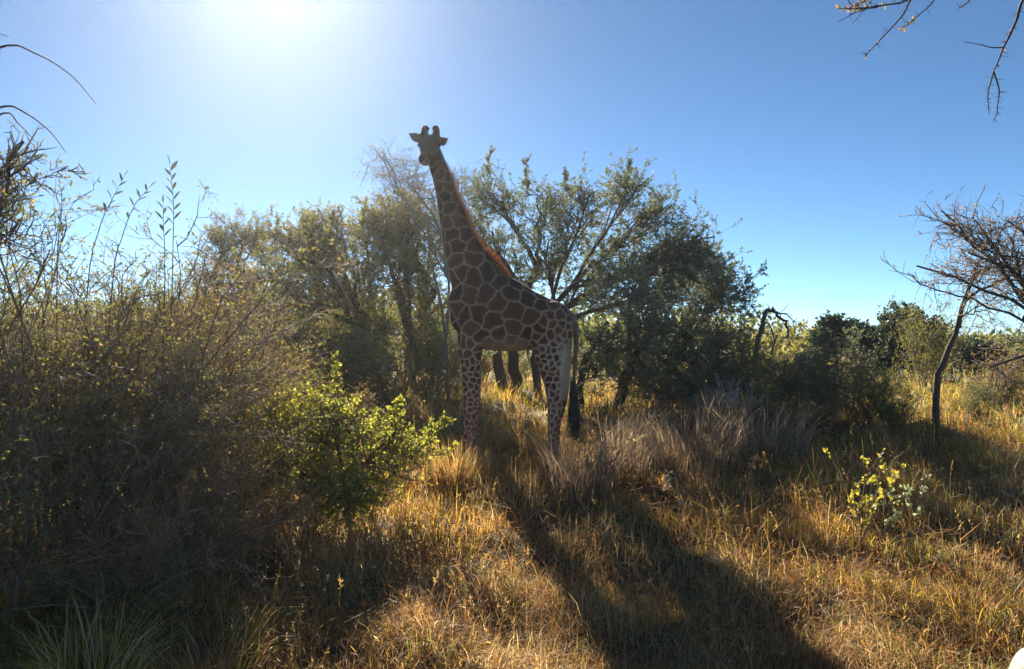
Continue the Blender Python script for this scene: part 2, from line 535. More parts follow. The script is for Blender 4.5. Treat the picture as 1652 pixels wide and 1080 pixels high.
# --- the tall leafy tree behind the giraffe's back
D = 16.6
clump_tree('bushwillow_tree', 'tall dark green leafy tree with stout dark trunks behind the giraffe', 'tree', 21,
    [([foot(832, D), at(830, 600, D), at(826, 540, D), at(850, 470, D), at(870, 420, D)], .12),
     ([foot(808, D + .4), at(806, 600, D + .4), at(800, 530, D + .3), at(805, 440, D)], .12),
     ([foot(869, D - .3), at(868, 620, D - .3), at(862, 570, D - .2), at(880, 520, D), at(915, 470, D), at(960, 420, D)], .085)],
    [C(795, 320, 42, 40, D, 55), C(870, 330, 55, 38, D + .4, 60), C(940, 345, 50, 42, D - .4, 60), C(1020, 320, 42, 42, D, 50), C(1055, 350, 30, 36, D + .3, 40),
     C(985, 400, 60, 42, D + .6, 60), C(1090, 415, 52, 38, D + .2, 60), C(1000, 450, 60, 40, D - .8, 60), C(880, 405, 60, 45, D - .6, 60), C(800, 395, 45, 50, D + .5, 60),
     C(1130, 440, 40, 40, D - .2, 60), C(1080, 490, 60, 45, D - .8, 70), C(940, 480, 60, 45, D + .8, 70), C(840, 460, 60, 40, D + .8, 60), C(760, 380, 35, 45, D + .8, 50, .7), C(1120, 400, 40, 34, D, 50), C(1150, 455, 36, 36, D, 50)],
    n2=20, n3=8, n4=2.1, nleaf=15, l3=.5, l4=.22, leaf=.054, aspect=.42, pal=GREYGREEN + OLIVES[:2], lmat=M_LEAF_GLOSS,
    shoots=[((at(790, 320, D), at(788, 280, D), at(790, 245, D)), .009), ((at(852, 320, D), at(850, 290, D), at(848, 262, D)), .009),
            ((at(1005, 320, D), at(1010, 290, D), at(1014, 268, D)), .008), ((at(925, 330, D), at(915, 300, D), at(912, 280, D)), .008)])

# --- lower dense tree to its right, drooping to the ground
D = 13.2
clump_tree('bushwillow_tree', 'broad grey green leafy tree drooping to the ground right of the giraffe tail', 'tree', 22,
    [([foot(1000, D), at(1005, 620, D), at(1030, 570, D), at(1060, 520, D)], .09),
     ([foot(1060, D + .4), at(1075, 610, D + .4), at(1100, 560, D + .3), at(1120, 520, D)], .07),
     ([foot(940, D + .5), at(935, 620, D + .5), at(950, 570, D + .4), at(980, 520, D)], .07)],
    [C(1160, 480, 38, 45, D, 60), C(1100, 540, 60, 45, D - .4, 60), C(1165, 560, 45, 45, D + .2, 60), C(1030, 540, 50, 45, D - .6, 60),
     C(970, 560, 40, 45, D, 60), C(1110, 610, 65, 45, D - .5, 60), C(1040, 620, 40, 35, D - .5, 50), C(1180, 630, 40, 40, D + .2, 50), C(1010, 480, 60, 35, D + .3, 60),
     C(1130, 650, 60, 25, D - .8, 50), C(1060, 590, 60, 40, D + .5, 60), C(960, 610, 30, 30, D, 40, .6)],
    n2=18, n3=8, n4=2.4, nleaf=11, l3=.45, l4=.2, leaf=.046, aspect=.42, pal=GREYGREEN, lmat=M_LEAF_GLOSS,
    shoots=[((at(1170, 500, D), at(1200, 460, D), at(1232, 433, D)), .006)])

# --- yellowish thorn tree left of the giraffe
D = 17.0
clump_tree('thorn_tree', 'broad yellow olive thorn tree left of the giraffe chest', 'tree', 23,
    [([foot(600, D), at(602, 600, D), at(590, 540, D), at(570, 470, D)], .11),
     ([foot(660, D + .3), at(662, 590, D + .3), at(655, 530, D + .2), at(640, 450, D)], .1)],
    [C(460, 395, 42, 30, D, 60), C(525, 390, 50, 34, D - .5, 60), C(590, 380, 50, 36, D + .2, 60), C(645, 385, 50, 40, D - .3, 60), C(695, 400, 45, 50, D + .4, 60),
     C(500, 440, 55, 38, D + .6, 60), C(570, 440, 60, 40, D - .8, 60), C(640, 455, 60, 45, D - .6, 60), C(700, 470, 45, 50, D, 60),
     C(540, 500, 60, 40, D, 60), C(620, 520, 60, 40, D - .6, 60), C(690, 550, 40, 50, D + .2, 60), C(470, 480, 45, 35, D, 50), C(590, 570, 60, 40, D, 60), C(610, 365, 45, 26, D, 50), C(500, 375, 40, 24, D, 50, .8), C(660, 360, 40, 34, D, 50)],
    n2=22, n3=8, n4=1.9, nleaf=17, l3=.5, l4=.24, leaf=.056, aspect=.38, pal=YELLOWISH + OLIVES, density=1.,
    shoots=[((at(500, 385, D), at(498, 365, D), at(499, 345, D)), .007), ((at(545, 380, D), at(543, 360, D), at(545, 340, D)), .007),
            ((at(585, 370, D), at(586, 350, D), at(586, 330, D)), .007)])

# --- fine bare thorn tree reaching up behind the neck
D = 15.4
clump_tree('thorn_tree', 'slender thorn tree of fine bare arching twigs behind the giraffe neck', 'tree', 24,
    [([foot(705, D), at(708, 610, D), at(722, 520, D), at(722, 430, D), at(700, 350, D), at(664, 300, D)], .032),
     ([foot(722, D), at(722, 610, D), at(716, 520, D), at(700, 440, D), at(690, 380, D)], .03)],
    [C(622, 268, 38, 32, D, 40, 1.2), C(660, 295, 40, 30, D, 40), C(695, 320, 45, 40, D + .2, 50), C(735, 330, 35, 45, D, 45), C(645, 330, 35, 30, D - .2, 40), C(690, 370, 45, 40, D, 40)],
    n2=13, n3=5, n4=3.4, nleaf=2.4, l3=.5, l4=.26, leaf=.032, aspect=.4, pal=YELLOWISH, up=.03, droop=.03, r2=.010, wander=.34,
    bark=GREYBARK, twigc=(.28, .23, .16))

# --- small round-headed tree far left
D = 19.0
clump_tree('thorn_tree', 'small round headed olive tree rising above the left thicket', 'tree', 25,
    [([foot(388, D), at(390, 560, D), at(386, 470, D), at(384, 410, D)], .07)],
    [C(385, 380, 40, 26, D, 45, 1.3), C(360, 400, 26, 20, D, 40), C(412, 400, 24, 22, D, 40), C(385, 450, 35, 30, D, 40, .7), C(345, 460, 35, 30, D, 40, .9), C(430, 460, 40, 35, D + .4, 40, .9),
     C(390, 510, 50, 30, D, 50)],
    n2=18, n3=8, n4=2.2, nleaf=13, l3=.45, l4=.22, leaf=.05, aspect=.38, pal=OLIVES + BROWNISH[:1], twigc=TWIG)

# --- mid shrubs below the trees: six built once, the others copies of them
SHRUB_PAL = dict(olive=OLIVES, olive2=OLIVES + YELLOWISH[:1], grey=GREYGREEN, yellow=YELLOWISH[1:] + OLIVES[:2] + BRIGHT[2:3], bright=BRIGHT[:3] + OLIVES[:1], brown=BROWNISH + OLIVES[:2])
proto = {}
srng = np.random.default_rng(39)
for i, (px, top, d, wide, key, lab) in enumerate((
    (330, 440, 14.5, .9, 'olive', 'olive green bushy shrub under the small round headed tree'),
    (425, 455, 16.5, .9, 'olive2', 'olive shrub between the round headed tree and the yellowish thorn tree'),
    (560, 500, 15.4, 1.2, 'olive', 'shaded shrub under the middle of the yellowish thorn tree'),
    (690, 500, 16.0, 1.1, 'grey', 'shaded grey green shrub directly left of the giraffe front legs'),
    (775, 530, 19.5, .9, 'olive2', 'small shaded shrub seen between the giraffe front legs and the trunks'),
    (1020, 520, 17.5, 1.5, 'grey', 'shaded shrub behind the drooping tree'),
    (445, 535, 10.4, 1.1, 'yellow', 'yellow green bushy shrub just behind the bright leafy bush'),
    (515, 490, 12.6, 1., 'olive', 'dark olive shrub in the shade of the yellowish thorn tree'),
    (630, 545, 12.4, 1.2, 'olive2', 'dark shaded shrub left of the giraffe front legs'),
    (1195, 520, 13.8, 1., 'grey', 'grey green shrub at the right foot of the drooping tree'),
    (1275, 540, 12.4, 1.3, 'olive', 'olive shrub below the bent dead branch'),
    (1370, 530, 13.2, 1.2, 'grey', 'leafy grey shrub in front of the dark round bushes'),
    (1445, 610, 11.6, 1., 'bright', 'bright green leafy bush beside the curved dark trunk'),
    (1245, 600, 10.9, 1.2, 'yellow', 'low green shrub beside the pale dry plumes'),
    (1330, 600, 11.4, 1.3, 'brown', 'brown twiggy low shrub between two green shrubs'),
    (1500, 475, 17.0, .7, 'olive2', 'upright olive shrub behind the curved dark trunk'),
    (1620, 560, 13.2, 1.3, 'brown', 'brown and olive shrub right of the curved dark trunk'),
    (1570, 600, 12.0, 1., 'olive', 'low olive shrub close to the curved dark trunk'),
    (470, 410, 20.5, .8, 'olive2', 'tall olive shrub behind the outer end of the yellowish thorn tree'),
    (545, 420, 21.0, .8, 'olive', 'tall olive shrub behind the outer trunk of the yellowish thorn tree'),
    (620, 420, 20.5, .8, 'olive2', 'tall olive shrub between the two trunks of the yellowish thorn tree'),
    (700, 430, 21.5, .8, 'olive', 'tall olive shrub behind the slender bare thorn tree'),
    (340, 425, 21.5, .8, 'olive', 'tall shrub behind the small round headed tree'),
    (280, 440, 18.5, .9, 'olive2', 'tall shrub behind the grey twiggy thicket'),
    (160, 440, 17.5, .9, 'olive', 'tall shrub far behind the left thicket'),
    (1250, 570, 15.5, 1.3, 'brown', 'brown shrub behind the bent dead branch'),
    (1310, 560, 15.0, 1.3, 'grey', 'grey shrub between dead branch and dark round bushes'),
    (1420, 590, 14.0, 1.2, 'olive2', 'olive shrub under the wide dark rounded bush'),
    (1180, 640, 10.3, 1.2, 'brown', 'low brown shrub in the shade under the drooping tree'),
    (1120, 640, 11.0, 1.2, 'grey', 'low grey shrub in the shade under the drooping tree'),
    (1230, 545, 11.7, 1.1, 'olive', 'dark olive shrub at the foot of the bent dead branch'),
    (1300, 570, 11.6, 1.2, 'grey', 'dense grey shrub just right of the bent dead branch'),
    (1390, 585, 11.9, 1.1, 'olive2', 'dense olive shrub left of the bright green bush'),
    (835, 560, 19.0, 1.2, 'grey', 'shaded grey shrub seen under the giraffe belly behind the trunks'),
    (905, 540, 18.5, 1.2, 'olive', 'shaded olive shrub behind the giraffe hind legs'),
    (735, 560, 18.0, 1., 'olive', 'shaded olive shrub behind the giraffe front legs'),
    (1540, 640, 13.5, 1., 'bright', 'small green shrub in the sunlit grass behind the curved trunk'))):
    b = foot(px, d)
    h = at(px, top, d)[2] - b[2]
    k = h / 1.75
    if key not in proto:
        proto[key] = stem_shrub('leafy_shrub', lab, 'shrub', 40 + i, (0, 0, 0), 1.6, .95, stems=12, n2=9, n3=7, n4=2.4, nleaf=5, leaf=.036, aspect=.45,
                                pal=SHRUB_PAL[key], group='leafy shrubs under and between the trees', wander=.24, l3=.26, l4=.13, r=.016)
        t = proto[key]
    else:
        t = copy_thing(proto[key], b, 0, (1, 1, 1), lab)
    t.location = [float(v) for v in b]
    t.rotation_euler = (0, 0, float(srng.uniform(0, 6.28)))
    t.scale = (k * wide, k * wide, k)

# --- dark round bushes on the right skyline
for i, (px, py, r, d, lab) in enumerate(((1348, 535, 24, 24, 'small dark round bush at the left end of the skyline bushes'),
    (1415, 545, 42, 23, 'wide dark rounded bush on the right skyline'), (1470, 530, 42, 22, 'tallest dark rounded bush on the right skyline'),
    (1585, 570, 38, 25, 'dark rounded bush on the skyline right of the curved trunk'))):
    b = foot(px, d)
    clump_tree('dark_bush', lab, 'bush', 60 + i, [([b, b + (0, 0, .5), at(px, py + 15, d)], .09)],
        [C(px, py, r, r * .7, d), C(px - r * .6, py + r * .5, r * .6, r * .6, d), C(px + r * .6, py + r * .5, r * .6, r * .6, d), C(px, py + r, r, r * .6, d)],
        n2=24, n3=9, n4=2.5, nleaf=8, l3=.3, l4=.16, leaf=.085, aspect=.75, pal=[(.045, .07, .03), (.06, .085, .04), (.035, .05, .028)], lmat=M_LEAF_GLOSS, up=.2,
        group='dark round bushes on the skyline')

# --- bent dead branch on the right
def dead_branch():
    rng = np.random.default_rng(70)
    d = 12.4
    w, tw = Acc(), Acc()
    o = foot(1222, d)
    main = smooth_line([o - (0, 0, .05), at(1216, 620, d), at(1222, 560, d), at(1227, 532, d), at(1231, 518, d), at(1236, 503, d), at(1244, 500, d), at(1252, 503, d), at(1257, 512, d), at(1266, 517, d), at(1268, 528, d), at(1272, 533, d), at(1270, 548, d)], 40)
    main[2:] += rng.normal(0, .012, main[2:].shape)
    tubes(w, main, np.linspace(.045, .014, 40)[None], 6, (.10, .082, .068))
    for pts, r in (([at(1228, 530, d), at(1238, 520, d), at(1246, 535, d), at(1250, 555, d)], .02),
                   ([at(1256, 506, d), at(1270, 508, d), at(1282, 520, d)], .013), ([at(1230, 520, d), at(1218, 500, d), at(1208, 492, d)], .01)):
        L = smooth_line(pts, 8)
        tubes(w, L, np.linspace(r, r * .4, 8)[None], 5, (.10, .082, .068))
        s, dd, _, _ = sprout(rng, L[None], 8, .3, 1., .8)
        tubes(tw, grow(rng, s, dd, rng.uniform(.1, .3, 8), 3, .25), .004, 3, TWIG, rng)
    s, dd, _, _ = sprout(rng, main[None], 22, .4, 1., .9)
    tubes(tw, grow(rng, s, dd, rng.uniform(.1, .4, 22), 4, .25), .005, 3, TWIG, rng)
    t = thing('dead_branch', 'bent dead grey branch hooked over above the right shrubs', 'dead branch', o)
    obj('trunk', w.mesh('dead_trunk', True, o), M_BARK, t)
    obj('twigs', tw.mesh('dead_twigs', False, o), M_BARK, t, 'stuff')
dead_branch()

# --- thorn tree with the curved dark trunk, and the spreading one entering from the right
RUSSET = [(.30, .17, .06), (.24, .15, .06), (.17, .13, .05), (.36, .22, .09)]
D = 11.0
b = foot(1510, D)
clump_tree('thorn_tree', 'thorn tree with curved dark bare trunk right of the skyline bushes', 'tree', 71,
    [([b, at(1512, 610, D), at(1528, 570, D), at(1546, 530, D), at(1553, 490, D), at(1570, 450, D), at(1600, 430, D)], .042)],
    [C(1600, 440, 40, 30, D, 40), C(1640, 440, 40, 40, D, 40), C(1580, 500, 30, 25, D, 30, .5)],
    n2=8, n3=5, n4=3, nleaf=.6, l3=.4, l4=.16, leaf=.022, pal=RUSSET, r2=.011, wander=.25)
D = 9.0
b = foot(1850, D)
clump_tree('thorn_tree', 'spreading bare thorn tree with russet leaf tufts at the right edge', 'tree', 72,
    [([b, at(1840, 640, D), at(1800, 590, D), at(1740, 560, D), at(1690, 530, D), at(1652, 512, D)], .06),
     ([b + (.1, .1, 0), at(1850, 600, D), at(1820, 520, D), at(1760, 450, D), at(1690, 430, D)], .05)],
    [C(1540, 365, 52, 20, D, 60, 1.), C(1600, 385, 50, 30, D, 50), C(1640, 370, 40, 35, D, 60), C(1590, 430, 50, 25, D, 50, .8), C(1650, 420, 45, 30, D, 60),
     C(1520, 450, 50, 16, D, 30, .5), C(1640, 480, 40, 30, D, 60), C(1620, 590, 40, 40, D, 60, .6), C(1660, 550, 40, 40, D, 60, .8)],
    n2=11, n3=5, n4=3, nleaf=2.2, l3=.42, l4=.17, leaf=.026, aspect=.5, pal=RUSSET, r2=.009, wander=.27, up=.02, droop=.03,
    shoots=[((at(1690, 530, D), at(1560, 482, D), at(1490, 458, D), at(1420, 418, D)), .02), ((at(1700, 430, D), at(1600, 405, D), at(1560, 385, D), at(1500, 350, D), at(1468, 348, D)), .016)])

# --- left thicket: grey brown many-stemmed shrubs (five built, the others copies)
THICK = dict(dark=dict(pal=OLIVES + YELLOWISH[1:2], nleaf=4., leaf=.03, twigc=(.23, .18, .135)), grey=dict(pal=OLIVES[1:] + YELLOWISH[:2] + BROWNISH[:1], nleaf=3., leaf=.028, twigc=(.31, .25, .195)),
             red=dict(pal=BROWNISH + YELLOWISH[:1], nleaf=2.6, twigc=REDTWIG), low=dict(pal=OLIVES + BRIGHT[:1] + BROWNISH[:2], nleaf=2.4, arch=.06, twigc=(.30, .22, .15)),
             rusty=dict(pal=BROWNISH + YELLOWISH[:1], nleaf=2.6, twigc=REDTWIG, arch=.06))
SIZE = dict(dark=(2.6, 1.4, 13), grey=(2.6, 1.5, 14), red=(2.4, 1.3, 13), low=(1.3, 1.1, 13), rusty=(1.25, 1.0, 13))
proto = {}
for i, (px, d, h, key, rot, lab) in enumerate((
    (20, 5.6, 2.5, 'dark', 0, 'dense dark twiggy shrub with olive leaves at the left edge'),
    (140, 6.2, 2.55, 'grey', 0, 'tall tangled grey brown shrub left of the leafy shoots'),
    (275, 6.9, 2.5, 'grey', 2.1, 'tall tangled grey twiggy shrub under the leafy shoots'),
    (345, 8.2, 2.15, 'red', 0, 'reddish brown twiggy shrub between thicket and green bush'),
    (-80, 6.4, 2.9, 'dark', 2.5, 'dark leafy shrub at the far left behind the edge shrub'),
    (200, 5.7, .9, 'low', 0, 'low brown tangle in front of the grey thicket'),
    (290, 6.0, 1.15, 'rusty', 0, 'low rusty tangle with arching dry twigs by the golden grass'),
    (395, 8.6, 1.3, 'rusty', 3.3, 'low orange brown shrub touching the bright leafy bush'),
    (330, 6.4, .8, 'low', 3.0, 'small low tangle where the thicket meets the golden grass'),
    (205, 7.6, 2.6, 'grey', 1.1, 'tangled grey shrub packed into the middle of the left thicket'),
    (70, 7.0, 2.75, 'grey', 5.2, 'tangled grey shrub standing right behind the dark left edge shrub'),
    (165, 7.0, 2.6, 'dark', 1.2, 'leafy olive shrub showing above the grey twigs of the thicket'),
    (310, 9.2, 2.5, 'grey', 3.1, 'tangled grey shrub behind the reddish brown twiggy shrub'),
    (255, 8.2, 2.45, 'red', 2.2, 'rusty twiggy shrub packed between the grey thicket shrubs'),
    (10, 7.6, 2.5, 'red', 4.2, 'rusty twiggy shrub behind the left edge shrub'))):
    H, SP, ST = SIZE[key]
    b = foot(px, d)
    if key not in proto:
        proto[key] = t = stem_shrub('thicket_shrub', lab, 'shrub', 80 + i, (0, 0, 0), H, SP, stems=ST + 1, group='tangled shrubs of the left thicket', n2=10, n3=5 if H < 2 else 7, n4=2.8, wander=.26, **THICK[key])
    else:
        t = copy_thing(proto[key], b, 0, (1, 1, 1), lab)
    t.location = [float(v) for v in b]
    t.rotation_euler = (0, 0, rot)
    k = h / H
    t.scale = (k, k, k)

# --- the bright yellow-green bush
D = 7.7
b = foot(560, D)
clump_tree('bright_bush', 'bright yellow green leafy bush left of the giraffe front legs', 'bush', 95,
    [([b, at(555, 760, D), at(540, 700, D), at(535, 650, D)], .022), ([b + (.2, .1, 0), at(600, 770, D), at(625, 720, D), at(640, 690, D)], .02),
     ([b + (-.3, .1, 0), at(500, 770, D), at(480, 720, D), at(470, 690, D)], .02)],
    [C(530, 660, 40, 30, D, 40, .9), C(480, 690, 45, 35, D, 45), C(560, 700, 45, 35, D, 45), C(440, 700, 40, 40, D, 40, .8), C(630, 710, 32, 32, D, 35, .9),
     C(520, 740, 55, 35, D - .2, 50), C(600, 750, 50, 30, D - .2, 45), C(670, 730, 40, 25, D, 35, .7), C(450, 750, 40, 30, D - .1, 40, .8), C(500, 795, 60, 34, D - .35, 45, 1.2), C(590, 800, 60, 32, D - .35, 45, 1.2), C(550, 810, 60, 26, D - .5, 40), C(420, 770, 40, 30, D, 40, .7)],
    n2=12, n3=7, n4=2.2, nleaf=5, l3=.24, l4=.12, leaf=.036, aspect=.6, pal=[(.28, .29, .06), (.33, .33, .07), (.21, .23, .05), (.36, .32, .09), (.17, .18, .055)], r2=.006, twigc=(.2, .17, .08), up=.2,
    shoots=[((at(530, 650, D), at(537, 620, D), at(540, 580, D)), .005), ((at(635, 700, D), at(640, 675, D), at(638, 650, D)), .005),
            ((at(670, 730, D), at(700, 700, D), at(722, 680, D)), .005)])

# ------------------------------------------------------------------ plants with single leaves
def leaf_mesh(name, L, w, col):
    V = [(0, 0, 0), (w * .4, L * .28, w * .12), (w * .5, L * .55, w * .15), (w * .25, L * .85, w * .05), (0, L, -.08 * L),
         (-w * .25, L * .85, w * .05), (-w * .5, L * .55, w * .15), (-w * .4, L * .28, w * .12), (0, L * .5, 0)]
    F = [(0, 1, 8), (1, 2, 8), (2, 3, 8), (3, 4, 8), (4, 5, 8), (5, 6, 8), (6, 7, 8), (7, 0, 8)]
    return make_mesh(name, V, [np.array(F)], np.tile(col, (9, 1)))

def put_leaf(me, mat, parent, pos, d, roll, s, name='leaf'):
    o = obj(name, me, mat, parent)
    q = Vector(d).to_track_quat('Y', 'Z')
    o.rotation_mode = 'QUATERNION'
    from mathutils import Quaternion
    o.rotation_quaternion = q @ Quaternion((0, 1, 0), roll)
    o.location = [float(v) for v in pos]
    o.scale = (s, s, s)
    return o

def leafy_shoot(label, seed, pts, L, n, col, tmin=.45):
    rng = np.random.default_rng(seed)
    P = smooth_line(pts, 14)
    o = P[0].copy()
    a = Acc(); tubes(a, P, np.linspace(.006, .0018, 14)[None], 5, (.13, .11, .085))
    t = thing('leafy_shoot', label, 'shoot', o, 'tall shoots rising out of the left thicket')
    obj('stem', a.mesh('stem', True, o), M_BARK, t)
    me = leaf_mesh('shoot_leaf', L, L * .3, col)
    for k in range(n):
        u = tmin + (1 - tmin) * k / (n - 1)
        f = u * 12.99; i = int(f)
        p = P[i] + (P[i + 1] - P[i]) * (f - i)
        T = nrm(P[i + 1] - P[i])
        sd = (1 if k % 2 else -1)
        d = nrm(T * .75 + np.array([sd * .8, rng.normal(0, .4), .15]) * (.8 if k < n - 1 else .05))
        put_leaf(me, M_LEAF_GLOSS, t, p - o, d, rng.uniform(-1, 1), rng.uniform(.75, 1.15))

def on_ground(px, d):
    return foot(px, d)
for k, (pts, L, n, lab) in enumerate((
    ([(262, 6.6), (276, 520), (279, 400), (280, 330), (274, 268)], .10, 13, 'tallest leafy shoot standing above the left thicket'),
    ([(256, 6.6), (264, 540), (266, 420), (264, 370), (263, 328)], .09, 8, 'shorter leafy shoot beside the tallest one'),
    ([(120, 6.3), (140, 480), (160, 370), (182, 320), (200, 286)], .085, 8, 'leaning shoot with few leaves above the thicket'),
    ([(150, 6.4), (180, 470), (198, 380), (218, 330), (241, 303)], .085, 8, 'second leaning shoot with few leaves above the thicket'),
    ([(90, 6.2), (92, 450), (98, 360), (100, 320), (96, 297)], .05, 6, 'thin upright shoot with tiny leaves over the thicket'))):
    d = pts[0][1]
    leafy_shoot(lab, 100 + k, [foot(pts[0][0], d)] + [at(x, y, d) for x, y in pts[1:]], L, n, (.055, .065, .04), .62)

def sapling(label, seed, px, d, py_top, width, nstem, nleaf, L, cols):
    rng = np.random.default_rng(seed)
    b = foot(px, d)
    h = at(px, py_top, d)[2] - b[2]
    t = thing('sapling', label, 'sapling', b)
    a = Acc()
    st = np.repeat(b[None], nstem, 0)
    dr = np.stack([rng.normal(0, width / h * .5, nstem), rng.normal(0, .2, nstem), np.ones(nstem)], 1)
    P = grow(rng, st, dr, h * rng.uniform(.6, 1.02, nstem), 8, .13)
    tubes(a, P, np.linspace(.006, .002, 9)[None], 4, (.17, .12, .07), rng)
    s, dd, _, _ = sprout(rng, P, nstem * 5, .3, 1., .8, .3, .2)
    P2 = grow(rng, s, dd, h * .16 * rng.uniform(.5, 1.2, len(s)), 4, .2)
    tubes(a, P2, np.linspace(.003, .0012, 5)[None], 3, (.17, .12, .07), rng)
    obj('stem', a.mesh('stem', False, b), M_BARK, t)
    mes = [leaf_mesh('sapling_leaf', L, L * .55, c) for c in cols]
    pos, dd, _, _ = sprout(rng, P2, nleaf, .2, 1., .9, .3, .1)
    for k in range(nleaf):
        put_leaf(mes[k % len(mes)], M_LEAF, t, pos[k] - b, dd[k], rng.uniform(-3, 3), rng.uniform(.6, 1.3))

sapling('small yellow green sapling standing alone in the dry grass', 110, 1385, 6.7, 715, .42, 8, 290, .036, [(.36, .32, .075), (.42, .36, .09), (.30, .28, .07)])
sapling('low grey green sapling beside the yellow green one', 111, 1440, 6.8, 760, .5, 8, 220, .038, [(.26, .29, .16), (.22, .26, .14), (.32, .33, .2)])

# ------------------------------------------------------------------ tall tussock, plumes and stalks
def tussock(name, label, cat, seed, px, d, n, h, rad, cols, lean=.5, w=.0035, bias=0., group=None):
    rng = np.random.default_rng(seed)
    b = foot(px, d)
    a = Acc()
    an = rng.uniform(0, 2 * np.pi, n); r = rad * np.sqrt(rng.uniform(0, 1, n))
    x, y = b[0] + r * np.cos(an), b[1] + r * np.sin(an)
    base = np.stack([x, y, ground_z(x, y) - .01], 1)
    c = np.asarray(cols)[rng.integers(0, len(cols), n)] * rng.uniform(.7, 1.25, (n, 1))
    blades(a, rng, base, h * rng.uniform(.45, 1.1, n), w * rng.uniform(.6, 1.4, n), np.where(rng.uniform(size=n) < bias, rng.normal(0, .5, n), an + rng.normal(0, .6, n)),
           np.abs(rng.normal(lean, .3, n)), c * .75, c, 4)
    o = obj(name, a.mesh(name, False, b), M_GRASS)
    o.location = b
    o['label'], o['category'] = label, cat
    if group:
        o['group'] = group
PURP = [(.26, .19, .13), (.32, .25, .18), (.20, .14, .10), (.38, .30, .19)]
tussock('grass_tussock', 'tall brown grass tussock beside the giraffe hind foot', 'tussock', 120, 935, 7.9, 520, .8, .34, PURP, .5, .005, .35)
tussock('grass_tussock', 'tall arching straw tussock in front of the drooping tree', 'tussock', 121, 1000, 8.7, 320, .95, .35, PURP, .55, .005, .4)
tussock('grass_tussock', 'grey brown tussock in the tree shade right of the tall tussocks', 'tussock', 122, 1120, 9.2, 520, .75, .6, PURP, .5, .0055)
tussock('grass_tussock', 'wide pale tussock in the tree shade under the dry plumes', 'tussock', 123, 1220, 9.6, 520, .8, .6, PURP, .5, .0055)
tussock('grass_tussock', 'rusty tussock at the giraffe front feet', 'tussock', 124, 735, 8.5, 700, .55, .35, [RUST, GOLD * .8, STRAW * .8], .55)
tussock('grass_tussock', 'green grass clump in the bottom left corner shade', 'tussock', 125, 60, 4.1, 380, .42, .4, [GREEN, (.36, .40, .06), OLIVE], .7, .0045)
tussock('grass_tussock', 'yellow green arching grass clump at the foot of the left tangle', 'tussock', 126, 150, 4.6, 260, .7, .25, [(.34, .34, .07), OLIVE, STRAW], .7, .005)

tussock('grass_tussock', 'low green grass clump beside the left tangle in the shade', 'tussock', 127, 260, 4.1, 320, .36, .35, [GREEN, (.36, .40, .06), STRAW * .8], .8, .0045)
tussock('grass_tussock', 'straw and green grass clump between the left tangle and golden grass', 'tussock', 128, 340, 4.9, 320, .42, .35, [OLIVE, STRAW * .9, RUST], .8, .0045)

def plume_bush():
    rng = np.random.default_rng(130)
    d = 10.6
    b = foot(1175, d)
    stm, pl = Acc(), Acc()
    n = 46
    an = rng.uniform(0, 2 * np.pi, n)
    st = b + np.stack([np.cos(an), np.sin(an), 0 * an], 1) * rng.uniform(0, .3, (n, 1))
    P = grow(rng, st, np.stack([rng.normal(0, .25, n), rng.normal(0, .25, n), np.ones(n)], 1), rng.uniform(.6, 1.0, n), 7, .12)
    tubes(stm, P, np.linspace(.004, .0015, 8)[None], 3, (.3, .25, .19), rng)
    pos, dd, _, _ = sprout(rng, P, 3400, .62, 1., .6, .3)
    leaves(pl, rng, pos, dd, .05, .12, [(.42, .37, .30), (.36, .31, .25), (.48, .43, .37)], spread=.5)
    t = thing('plume_bush', 'pale feathery dry plumes standing in the shade of the drooping tree', 'dry plant', b)
    obj('stems', stm.mesh('plume_stems', False, b), M_BARK, t)
    obj('plumes', pl.mesh('plumes', False, b), M_GRASS, t, 'stuff')
plume_bush()

def dry_stalk(label, seed, px, d, pts, head, col=(.4, .33, .24)):
    rng = np.random.default_rng(seed)
    b = foot(px, d)
    P = smooth_line([b] + [at(x, y, d) for x, y in pts], 14)
    a = Acc(); tubes(a, P, np.linspace(.005, .0022, 14)[None], 4, col)
    t = thing('dry_stalk', label, 'dry stalk', b)
    obj('stem', a.mesh('stalk', False, b), M_BARK, t)
    h = Acc()
    pos, dd, _, _ = sprout(rng, P[None], head, .72, 1., .8, .3)
    leaves(h, rng, pos, dd, .06, .35, [col, tuple(np.array(col) * 1.25), tuple(np.array(col) * .8)], droop=.4)
    obj('seed_head', h.mesh('seed_head', False, b), M_GRASS, t, 'stuff')
dry_stalk('drooping pale seed head on a bent stalk in the shaded grass', 131, 1095, 7.6, [(1095, 800), (1090, 768), (1078, 764), (1074, 790)], 34, (.42, .36, .27))
dry_stalk('straight brown stalk leaning in the shaded grass', 132, 1198, 7.4, [(1203, 800), (1212, 760), (1220, 732)], 12, (.34, .22, .13))
dry_stalk('arching straw coloured stalk above the tall tussocks', 133, 960, 8.2, [(985, 760), (1005, 715), (1040, 700)], 26, (.45, .36, .2))

